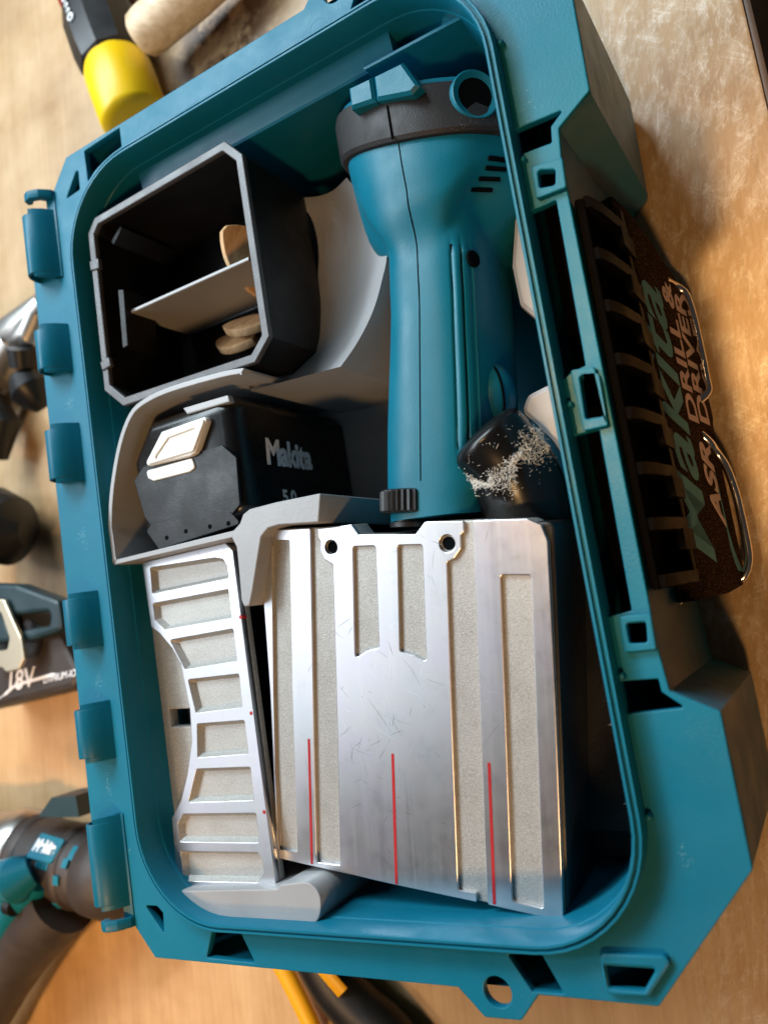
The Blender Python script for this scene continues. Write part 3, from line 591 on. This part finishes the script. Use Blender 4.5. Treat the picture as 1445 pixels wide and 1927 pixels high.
# ------------------------------------------------------------------ front fence of the joiner, taken off
fe = thing('fence_plate', 'pocketed cast metal fence with a concave edge lying left of the joiner base', 'metal fence', (52, 105, 8))
ZF = 106
fo = [(26.5, 179.9), (79.5, 179.9), (83.2, 175.9), (82.5, 32), (79.1, 29.1), (24.6, 28.5), (26.2, 60.1), (33.3, 67.8), (39.3, 79.6), (44.6, 94.1), (45.8, 109), (43.7, 129.4), (39.5, 137.2), (32.7, 145.1), (27.5, 149)]
pk = [[(31.4, 176.8), (72.5, 174.6), (77, 173.1), (79, 169.6), (78.7, 164.1), (30.7, 164.1)], [(30.3, 159.7), (77.8, 159.3), (77.5, 146.4), (35.9, 146.4), (30.4, 151.7)], [(38.5, 141.3), (77.6, 141.6), (77.3, 127.3), (45.9, 126.7)], [(46.8, 122), (77.5, 121.6), (76.9, 107), (49.2, 106.5)],
      [(49, 101.7), (77.1, 101.3), (76.9, 86.9), (46.8, 86.6)], [(45.3, 81.7), (77, 81.2), (76.6, 67), (37.8, 67)], [(29.5, 57.5), (33.6, 61.9), (76.8, 61.6), (76.4, 49.1), (29.2, 49.5)], [(29.1, 45.3), (74.8, 45.1), (77, 42), (76.6, 36.3), (73, 32.5), (29.2, 32.1)]]
ff = slab('fence_face', [fillet(fo, 0.4, 2)] + [fillet(p, 0.8, 3) for p in pk], ZF-3.4, ZF, 'machined_fence', fe, 0.2)
for p in pk:
    p = ccw(p); loft('pocket', [[(x, y, z) for x, y in fillet(offset_poly(p, i), 0.8, 3)] for i, z in ((-0.05, ZF-0.15), (0.15, ZF-0.5), (1.7, ZF-3.0), (1.9, ZF-3.1))], 'cast', ff, cap0=False, angle=25)
slab('fence_body', [fillet(offset_poly(fo, -0.2), 0.4, 2)], ZF-7, ZF-3.0, 'cast', fe, 0.3)
lo = [(17.8, 179.4), (72.1, 176.8), (61.8, 34.2), (17.4, 26.7), (16.5, 62.9)]
lo = [(x, y) for x, y in lo]
slot = [(24.2, 108.8), (42.1, 107.9), (41.4, 99.8), (24.2, 100.5)]
slab('lower_flange', [fillet([(16.7, 177.2), (73.5, 175.3), (70.9, 34.4), (16.7, 26.7)], 1, 2), slot], 92, 98, 'cast', fe, 0.6)
slab('flange_web', [[(31.5, 162.7), (62.8, 163.1), (51.6, 41.5), (27.6, 36.5)]], 7, 91.6, 'black', fe, 0.6)
tube('pivot_ear', [(14.1, 40.2, 98), (9.4, 32.6, 96), (13, 29, 96)], [2.0, 3.2, 3.2], 'steel', fe, 10)
for q in [(82.2, 146, 104), (81, 104, 104), (80.9, 61.9, 104)]:
    slab('red_dot', [circle(q[0]+0.5, q[1], 0.9, 10)], 102.6, 106.1, 'red', fe, 0.1)

# ------------------------------------------------------------------ grey printed inserts
ins = thing('printed_insert', 'grey printed plastic insert that holds the battery and the black bin', 'tool insert', (90, 240, 8))
so = [(15.8, 180.5), (15.5, 192.1), (17.3, 200.8), (23, 217.8), (31.3, 236.8), (41, 249.2)]
so_out = [(max(18.6, x), y) for x, y in so] + [(52, 253.5), (70, 254.5), (100, 252.5), (112.5, 250.5)]
so_out = [(q.x, q.y) for q in smooth_path([(x, y, 0) for x, y in so_out], 4)]
wall = so_out + offset_poly(so_out + [(112.5, 180.5)], -2.5)[:-1][::-1]
wall[-1] = (so_out[0][0]+2.6, so_out[0][1]+2.4)
brk = [(94.6, 182.7), (98.6, 185), (101, 188.5), (104.8, 190), (119.2, 190), (141.9, 189), (138.8, 177.6), (118.9, 180.4), (113.2, 180.1), (109, 177.3), (104.8, 166.7), (100.7, 156), (97.8, 149.7), (94.9, 149.6), (93.9, 152.5), (94.7, 166.1), (95.1, 175.2), (93, 180.3)]
wall2 = [so_out[0]] + [(so_out[0][0]+2.6, so_out[0][1]+2.4)] + brk[:1] + brk[-1:]
slab('socket_wall', [fillet(wall, 0.6, 3)], 20.1, 117, 'printed', ins, 0.4)
slab('socket_wall', [[(19.0, 180.4), (20.9, 182.6), brk[0], (brk[0][0]+0.5, brk[0][1]-2.8)]], 20.1, 116.8, 'printed', ins, 0.3)
slab('ledge_tab', [[(70.1, 244.7), (97, 243.5), (97.7, 240.1), (72.2, 241.3)]], 108, 112, 'printed', ins, 0.6)
slab('bracket', [fillet(brk, 0.8, 3)], 20.2, 117.2, 'printed', ins, 0.5)
inner = [(118.7, 345, 70), (124.7, 334.1, 64), (124.5, 315.4, 62), (120.3, 293.7, 66), (115.3, 275.8, 74), (109.2, 263.1, 84), (98.3, 247.6, 97)]
outer = [(150.9, 341.8, 70), (164.5, 317.6, 76), (172.4, 293.3, 84), (169.5, 277.9, 88), (164, 264.5, 91), (156.2, 253.1, 94), (148.1, 244.3, 97)]
inner = smooth_path(inner, 5); outer = smooth_path(outer, 5)
rows = []
for a, b in zip(inner, outer):
    rows.append([a+(b-a)*t+Vector((0, 0, -9.0*math.sin(math.pi*t)*(1-0.3*t))) for t in [i/8 for i in range(9)]])
loft('saddle', rows, 'printed', ins, False, False, False, angle=50)
loft('saddle_side', [[p, Vector((p.x, p.y, 20))] for p in outer], 'printed', ins, False, False, False, angle=50)
e0, e1 = Vector([(97.5, 253.7, 97)][0]), outer[-1]
e0b = Vector([(98.3, 247.6, 97)][0])
loft('saddle_side', [[p, Vector((p.x, p.y, 20))] for p in (Vector((112.0, 249.5, 112)), e0, e0b, outer[-1])], 'printed', ins, False, False, False, angle=30)
if False: slab('saddle_lip', [[(e0b.x, e0b.y), (outer[-1].x-0.2, outer[-1].y), (outer[-1].x-1, outer[-1].y+3.5), (e0b.x, e0b.y+6)]], 94, 96.8, 'printed', ins, 0.4)
slab('bin_seat', [[(30, 258), (110, 258), (116, 262), (118, 345), (112, 352), (30, 352)]], 20.2, 58.5, 'printed', ins, 0.5)
slab('insert_floor', [[(20, 182), (150, 182), (172, 300), (150, 366), (24, 366)]], 8, 20, 'printed', ins, 0.5)
cl = thing('printed_hook', 'small grey printed hook insert under the lower end of the metal fence', 'tool insert', (60, 22, 8))
hb = [(28.5, 27.7), (32.5, 30.1), (87.9, 32.5), (90.2, 34.3), (110.9, 36.6), (107.9, 17.9), (90.5, 17.4), (73.5, 17.5), (55.8, 18.4), (42.2, 20.9), (31.5, 24.1)]
hb = [(x, y, 9.5 if i in (4, 5) else 1.0) for i, (x, y) in enumerate(hb)]
slab('hook_body', [fillet(hb, 1.0, 8)], 7, 112, 'printed', cl, 0.7)
for nm, lab, q0, zz in (('printed_block', 'grey printed corner piece between the joiner grip and the case rim', [(229.5, 288.1), (237.3, 288.1), (238.8, 248.9), (232.1, 239.7), (224.5, 250.5), (224.2, 267.6)], 80),
                        ('printed_block', 'rounded grey printed piece beside the black dust spout', [(217.1, 208.1), (221, 214.3), (230.3, 216.1), (236.4, 211.5), (234.4, 191.8), (231.3, 184.5), (227.7, 193), (222, 201.4)], 80)):
    o = slab(nm, [fillet(q0, 4.0, 6)], 7, zz, 'printed', None, 2.4); tag(o, lab, 'tool insert')

# ------------------------------------------------------------------ battery
ba = thing('battery_pack', 'black slide battery pack with a pale release button standing in the grey insert', 'battery', (65, 215, 20))
bo = [(25.3, 223.6), (36.8, 229.1), (100.9, 227.6), (96.2, 188), (90.6, 186), (34.1, 184.6), (27.3, 197.7)]
bo = [(34, 187.5), (92, 187.5), (95, 190), (97, 232), (94, 237), (45, 240), (36, 233), (32, 226)]
def bring(ins_, z, pts=None): return [(x, y, z) for x, y in fillet(offset_poly([(33, 186.8), (93.5, 187.5), (98.4, 192), (98.4, 240), (92, 246.5), (45, 246.5), (30.5, 228)], ins_), 3.5, 5)]
pb = loft('pack_body', [bring(i, z) for i, z in ((0.2, 22), (0, 60), (0, 99), (0.5, 103), (1.8, 107), (4.0, 110), (7.0, 111.3))], 'black_gloss', ba, angle=60)
slab('end_panel', [fillet([(34.1, 218.4), (41.1, 223.8), (90.4, 222.1), (97.8, 214.5), (96.3, 193.8), (91.2, 190.6), (45.4, 190.4), (38.2, 199.4)], 1.5, 3)], 110.6, 112.4, 'battery_black', ba, 0.5)
vp = slab('vent_panel', [fillet([(38.6, 192.9), (42.3, 196), (80.5, 195.1), (90, 192.2), (95.8, 185.6), (45.4, 183.1)], 1.2, 3)], 112.0, 112.7, 'battery_black', ba, 0.3)
for q in [(51.1, 187.6), (63.3, 188.3), (77.8, 187.7), (88.6, 187)]: slab('vent_hole', [circle(*q, 1.1, 12)], 112.5, 112.85, 'dark', vp, 0.05)
bt_o = [(44.7, 222.7), (57.5, 236.9), (86.6, 236.3), (76.9, 220.9), (72.3, 218.7), (47.1, 220.3)]
rb = slab('release_button', [fillet([(44, 222.6), (58.1, 236.2), (87.2, 236.4), (77, 221.6), (73.6, 220.9)], 1.6, 4)], 111, 115, 'white', ba, 0.8)
slab('button_ridge', [fillet([(45.7, 222.9), (58.8, 235.3), (86, 235.5), (76.3, 222.4)], 1.3, 4), fillet([(50.7, 223.8), (62.4, 232.1), (81, 232.6), (73.5, 224.9)], 1.0, 4)], 114.4, 115.8, 'white', rb, 0.4)
slab('button_lip', [fillet([(43.7, 221), (72.9, 220.3), (74, 215.5), (70.6, 214.4), (47.7, 215.2), (44.5, 217.2)], 1.2, 3)], 110.5, 113.4, 'white', ba, 0.5)
def side(y, z): return frame((98.5, y, z), (0, 0, -1), (0, 1, 0))
text('lettering', 'Makita', 12.5, side(213.0, 92.0), 'print_grey', pb, 0.5, 0.1, 0.84, 0.05, spacing=0.95, fit=(36, 13))
text('lettering', '5.0', 9.0, side(195.5, 84), 'print_white', pb, 0.3, 0.0, 1.0, 0.05)

# ------------------------------------------------------------------ black bin with divider and biscuits
bi = thing('parts_bin', 'open black plastic bin with chamfered corners in the upper left of the case', 'bin', (73, 305, 50))
bo = [(25.4, 346.6), (31.2, 352.9), (117.1, 355.2), (125.8, 344.9), (126.3, 260.9), (116.9, 252), (35.6, 254.6), (24.3, 265.5)]
bin_ = offset_poly(bo, 4.0) if sum((bo[i-1][0]*bo[i][1]-bo[i][0]*bo[i-1][1]) for i in range(len(bo))) > 0 else offset_poly(bo, -4.0)
slab('rim', [fillet(bo, 0.8, 3), fillet(bin_, 0.8, 3)], 112, 115, 'bin_rim_sheen', bi, 0.5)
cxb = sum(p[0] for p in bo)/8; cyb = sum(p[1] for p in bo)/8
def sc2(poly, s): return [(cxb+(x-cxb)*s, cyb+(y-cyb)*s) for x, y in poly]
loft('shell', [[(x, y, z) for x, y in sc2(bo, s)] for s, z in ((1.0, 112.2), (0.995, 100), (0.985, 74), (0.96, 66), (0.90, 60))] , 'bin', bi, cap0=False, cap1=True, angle=25)
loft('lining', [[(x, y, z) for x, y in sc2(bin_, s)] for s, z in ((1.0, 112.4), (0.985, 63))], 'bin', bi, cap0=False, cap1=True, angle=25)
slab('catch', [[(38.2, 313.5), (41.7, 312.3), (40.4, 284.2), (36.7, 284)]], 92, 112, 'bin', bi, 0.4)
slab('catch', [[(25.1, 331.9), (31.3, 331.3), (31.2, 326.1), (25.1, 326.9)]], 113, 116, 'bin_rim_sheen', bi, 0.7)
slab('catch', [[(24.4, 279.7), (30.6, 280.5), (31.4, 276), (25.2, 275.1)]], 113, 116, 'bin_rim_sheen', bi, 0.7)
slab('corner_rib', [[(32.8, 341.9), (40.7, 347.4), (42, 346), (34.8, 339.8)]], 70, 108, 'bin', bi, 0.4)
dv_ = thing('bin_divider', 'thin grey divider plate standing upright across the black bin', 'divider', (80, 300, 64))
dl = [(37.5, 302.4), (115.5, 302.1)]
dd = (Vector(dl[1])-Vector(dl[0])).normalized(); dn = Vector((-dd.y, dd.x))*0.9
a, b = Vector(dl[0]), Vector(dl[1])+dd*0.5
loft('panel', [[tuple(a+dn*s)+(z,), tuple(b+dn*s)+(z,)][::1] for s, z in ((-1, 65), (-1, 107.6), (-0.6, 108), (0.6, 108), (1, 107.6), (1, 65))], 'printed', dv_, False, False, closed=False, angle=30)
def biscuit(name_label, c, ax, nrm, L=24, W_=10.5, T_=2):
    pts = []
    R_ = (L*L+W_*W_)/(2*W_); am = math.asin(L/R_)
    up = [(R_*math.sin(a), R_*math.cos(a)-(R_-W_)) for a in [am*(i/10-1)*0.93 for i in range(21)]]
    poly = up + [(-x, -y) for x, y in up]
    mx = mm(frame(c, ax, Vector(nrm).cross(Vector(ax))))
    o = slab('wood_biscuit', [poly], -T_, T_, 'biscuit', None, 0.5, mx)
    return tag(o, name_label, 'wood biscuit', 'jointing biscuits in the black bin')
def from_top(top, ax, L): return Vector(top)-Vector(ax).normalized()*L
bt1 = (-0.2, 0.6, 0.75)
biscuit('pale wood biscuit standing behind the grey divider', from_top([(97.2, 326.9, 99)][0], bt1, 24), bt1, (0.80, -0.25, 0.45), 25, 14)
biscuit('pale wood biscuit near the right wall in front of the grey divider', [(88.2, 287.1, 78)][0], (0.95, -0.2, 0.0), (0.18, 0.72, 0.66), 16, 8.0)
biscuit('lowest pale wood biscuit, leaning in the lower corner of the black bin', [(75, 284.1, 72)][0], (0.88, -0.3, 0.25), (0.25, 0.62, 0.74), 17, 8.5)

# ------------------------------------------------------------------ mallet beyond the case
ma = thing('mallet', 'mallet with a black head, yellow face cap and pale wooden handle', 'mallet', (-30, 540, 0))
h0, h1 = Vector((-20, 474, 23)), Vector((-46, 580, 23)); hd = (h1-h0).normalized()
def ring_at(p, r, n=28, sq=1): return tube_rings([p, p+hd], r, n)[0]
loft('face_cap', [tube_rings([h0+hd*t, h0+hd*(t+1)], r, 32)[0] for t, r in ((-2, 15), (0, 20.5), (3, 22), (28, 22.6), (40, 22.4), (46, 20.5))], 'yellow', ma, angle=50)
loft('head', [tube_rings([h0+hd*t, h0+hd*(t+1)], r, 10)[0] for t, r in ((44, 20), (47, 23), (60, 24.5), (88, 24.5), (100, 22), (106, 19))], 'black', ma, angle=20)
loft('rear_cap', [tube_rings([h0+hd*t, h0+hd*(t+1)], r, 28)[0] for t, r in ((104, 19), (107, 22), (140, 22))], 'red', ma, angle=40)
hp = Vector([(-2.1, 519.3, 30)][0]); hq = Vector([(85.9, 540.4, 22)][0])
tube('handle', [hp, hp.lerp(hq, .03), hp.lerp(hq, .1), hp.lerp(hq, .5), hq], [11, 14, 15, 15.5, 14], 'handle_wood', ma, 24)
mk = frame(h0+hd*94+Vector((-4, 0, 24.6)), -hd, hd.cross(Vector((0, 0, 1)))*-1)
for i_, (x_, r0) in enumerate(((0, 2.2), (5.4, 2.2), (10.6, 1.7), (15, 1.7), (20.5, 2.8))):
    slab('print_mark', [circle(x_, 0, r0, 12), circle(x_+0.3, 0.2, r0*0.5, 10)], -0.1, 0.1, 'print_white', ma, 0.02, mm(mk))

# ------------------------------------------------------------------ tools behind the hinge side
cp = thing('hand_clamp', 'silver metal hand tool with black knobs lying left of the case hinges', 'hand tool', (-160, 380, 0))
tube('arm', [(-210.9, 388, 16), (-174.8, 375.7, 20), (-144.8, 377, 24), (-120.7, 384.8, 26)], [13, 14, 13, 8], 'steel', cp, 10)
tube('barrel', [(-227.9, 342.5, 18), (-190.3, 356.1, 20), (-160.5, 370.7, 22)], [16, 16, 13], 'steel', cp, 16)
tube('jaw', [(-160.5, 370.7, 22), (-137.6, 368.3, 26), (-129, 379.1, 26)], [9, 11, 8], 'steel', cp, 10)
tube('knob', [(-150.9, 338.7, 26), (-145, 328.2, 26), (-143.4, 321.8, 22), (-143.7, 317.5, 18)], [10, 14, 11, 7], 'black', cp, 20)
tube('knob', [(-141, 356.1, 34), (-146.1, 345, 30)], [9, 8], 'black', cp, 12)
tube('grip', [(-197.7, 329.6, 22), (-184.4, 314.1, 22), (-196.7, 293.6, 20)], [15, 13, 8], 'black', cp, 20)
cn = thing('black_cone', 'round black rubber foot lying beside the silver hand tool', 'rubber foot', (-200, 240, 0))
tube('bulb', [(-221.7, 257.1, 30), (-195.6, 244.1, 32), (-173.1, 234.1, 30), (-164.5, 232.6, 26)], [18, 27, 24, 10], 'black', cn, 24)

bd = thing('cordless_tool', 'black cordless tool with its large battery and pale belt hook, left of the case', 'power tool', (-190, 150, 0))
slab('battery', [fillet([(-214.2, 197.1), (-158.2, 180.1), (-108.9, 158.3), (-93.4, 132.2), (-99.7, 122.9), (-226.4, 114.4)], 4, 4)], 4, 52, 'umber', bd, 4)
slab('battery_top', [fillet([(-196.9, 204), (-131.2, 192), (-93, 176.4), (-92, 158.7), (-121.2, 155.9), (-203.1, 162.3)], 4, 4), fillet([(-147.3, 174.2), (-101.2, 171.1), (-104.1, 162.5), (-140.9, 163.3)], 3, 3)], 50, 62, 'dark_teal', bd, 2.5)
slab('belt_hook', [fillet([(-163.7, 189.7), (-138.4, 183.9), (-131.9, 170.7), (-125.5, 158.4), (-124.5, 145.3), (-130.5, 139.5), (-143.1, 138.9), (-146.8, 142.5), (-171.1, 141)], 3, 4), fillet([(-159.7, 179.5), (-142.7, 176.5), (-136.7, 159.8), (-139.9, 153), (-163.7, 153)], 3, 4)], 63.5, 66, 'hook_metal', bd, 0.8)
bx_, by_ = (lambda q: (q[0], q[1]))([(-165, 126.9, 52.2)][0])
ex = Vector([(-103.2, 130, 52.2)][0])-Vector([(-165, 126.9, 52.2)][0])
text('lettering', '18V', 17, frame((bx_, by_, 52.25), ex, (-ex.y, ex.x, 0)), 'print_grey', bd, 0.2, 0.3, 1.05)
q2 = Vector([(-127.5, 128.8, 52.2)][0])
text('lettering', 'LITHIUM-ION', 6, frame((q2.x, q2.y, 52.25), ex, (-ex.y, ex.x, 0)), 'print_grey', bd, 0.05, 0.3, 1.0)
sw = [Vector(p) for p in [(-175, 122.3, 52.3), (-165, 125.9, 52.3), (-154.5, 130, 52.3), (-133, 132, 52.3), (-114.9, 133.5, 52.3)]]
tube('stripe', smooth_path(sw, 4), [0.3]*4+[1.0]*12+[0.3], 'print_grey', bd, 6, 0.2)

dr = thing('drill_driver', 'teal and dark brown cordless drill lying behind the lower hinges', 'drill', (-190, 0, 0))
D0, D1 = Vector([(-224.7, 22.5, 27)][0]), Vector([(-90.8, 3.1, 27)][0]); DL = (D1-D0).length; dd_ = (D1-D0).normalized()
def dring(t, r, n=36, sq=1.0): return tube_rings([D0+dd_*(t*DL), D0+dd_*(t*DL+1)], r*0.84, n, sq)[0]
loft('gear_case', [dring(t, r) for t, r in ((-0.5, 20), (-0.1, 25), (0.10, 30), (0.16, 33.5), (0.24, 33.5), (0.27, 31))], 'steel', dr, angle=30)
loft('motor_shell', [dring(t, r) for t, r in ((0.25, 27), (0.27, 30), (0.42, 30), (0.72, 29.5), (0.75, 28))], 'umber', dr, angle=30)
loft('rear_cover', [dring(t, r) for t, r in ((0.74, 29.0), (0.76, 32), (0.88, 32), (0.97, 28), (1.02, 20), (1.03, 6))], 'umber', dr, angle=50)
loft('overmould', [dring(t, r) for t, r in ((0.275, 29.0), (0.285, 31.2), (0.34, 31.2), (0.35, 30.2))], 'umber', dr, angle=40)
loft('overmould', [dring(t, r) for t, r in ((0.60, 30.0), (0.61, 31.2), (0.65, 31.2), (0.66, 30.0))], 'umber', dr, angle=40)
GP = smooth_path([(-150.6, -6.5, 36), (-173.9, -22, 36), (-207.8, -46.3, 34), (-241, -76, 34), (-269.6, -106.4, 34), (-305.8, -138.7, 34)], 4)
tube('grip', GP, [23, 23, 23, 23, 22.5, 22]+[21.5]*(len(GP)-6), 'umber', dr, 28, 0.9, 60)
tube('trigger_housing', smooth_path([(-154.6, 14.4, 50), (-175.3, 0.3, 48), (-200.6, -20.2, 44), (-221.5, -44.7, 40)], 4), [13, 14, 14.5, 14.5, 14.5, 14, 14, 14, 14, 13, 12, 11, 10], 'tool_teal', dr, 18)
tube('trigger', [(-178, 11.8, 58), (-156.1, 13.7, 62), (-151.2, 16.5, 56)], [12, 14, 9], 'tool_teal', dr, 16)
tube('selector', [(-173.3, -3.1, 58), (-167.1, -4.1, 58)], [6, 6], 'black', dr, 14)
sdv = dd_.cross(Vector((0, 0, 1)))
def on_drill(t, ang, r=25.6):
    a = math.radians(ang); n_ = Vector((0, 0, 1))*math.cos(a)+sdv*math.sin(a); return D0+dd_*(t*DL)+n_*r, n_
def at_drill(p, r_):
    p = Vector(p); q = p-D0; ax = D0+dd_*q.dot(dd_); n_ = (p-ax).normalized(); return ax+n_*r_, n_
c, n_ = at_drill([(-156.9, 30.8, 51)][0], 26.0); fmx = frame(c, dd_, n_.cross(dd_))
bg_ = slab('badge', [fillet([(-3, -7), (21, -7), (23, 8), (0, 9)], 1.5, 3)], -3, 0.6, 'tool_teal', dr, 0.4, mm(fmx))
text('lettering', 'Makita', 8.2, fmx @ Matrix.Translation((-0.5, -2.5, 0.75)), 'print_white', bg_, 0.45, 0.15, fit=(20, 8))
for px, w2, h2 in [(q, 0.9, 4.6) for q in [(-150.7, 21.2, 49), (-147.7, 20.6, 49), (-144.8, 20, 49), (-141.8, 19.4, 49)]] + [(q, 2.4, 2.8) for q in [(-122, 31.8, 52), (-122.8, 25.8, 51), (-126.8, 18.6, 48), (-133.5, 9.9, 43), (-142.5, 1.2, 37)]]:
    c, n_ = at_drill(px, 26.2)
    slab('vent_slot', [rrect(-w2, -h2, w2, h2, 0.5, 3)], -1.5, 0.25, 'tool_teal', dr, 0.3, mm(frame(c, dd_, n_.cross(dd_))))
loft('top_clip', [[Vector(p)+Vector((0, 0, dz)) for p in [(-155.3, 46, 36), (-140.4, 57.7, 36), (-117.6, 58.3, 36), (-116.3, 45.4, 36)]] for dz in (-14, 6, 9)], 'dark_teal', dr, angle=25)

kn = thing('saw_handle', 'black and yellow grip of a hand tool poking out below the case', 'hand tool', (40, -65, 0))
tube('grip', smooth_path([(24.7, -33.9, 14), (35.5, -52.3, 14), (50.2, -65.8, 14), (64.7, -76, 14), (82.9, -96.7, 14)], 4), 15, 'black', kn, 20, 0.8)
tube('yellow_spine', smooth_path([(-6, -43.1, 10), (1.3, -55.4, 10), (9.6, -71.6, 10), (16.1, -86.1, 10)], 4), 5.5, 'amber', kn, 12, 0.8)
tube('yellow_inlay', smooth_path([(36.5, -37.4, 26.5), (43.7, -44.8, 26.5), (48.6, -50.9, 25.5)], 3), 4.2, 'amber', kn, 12, 0.35)
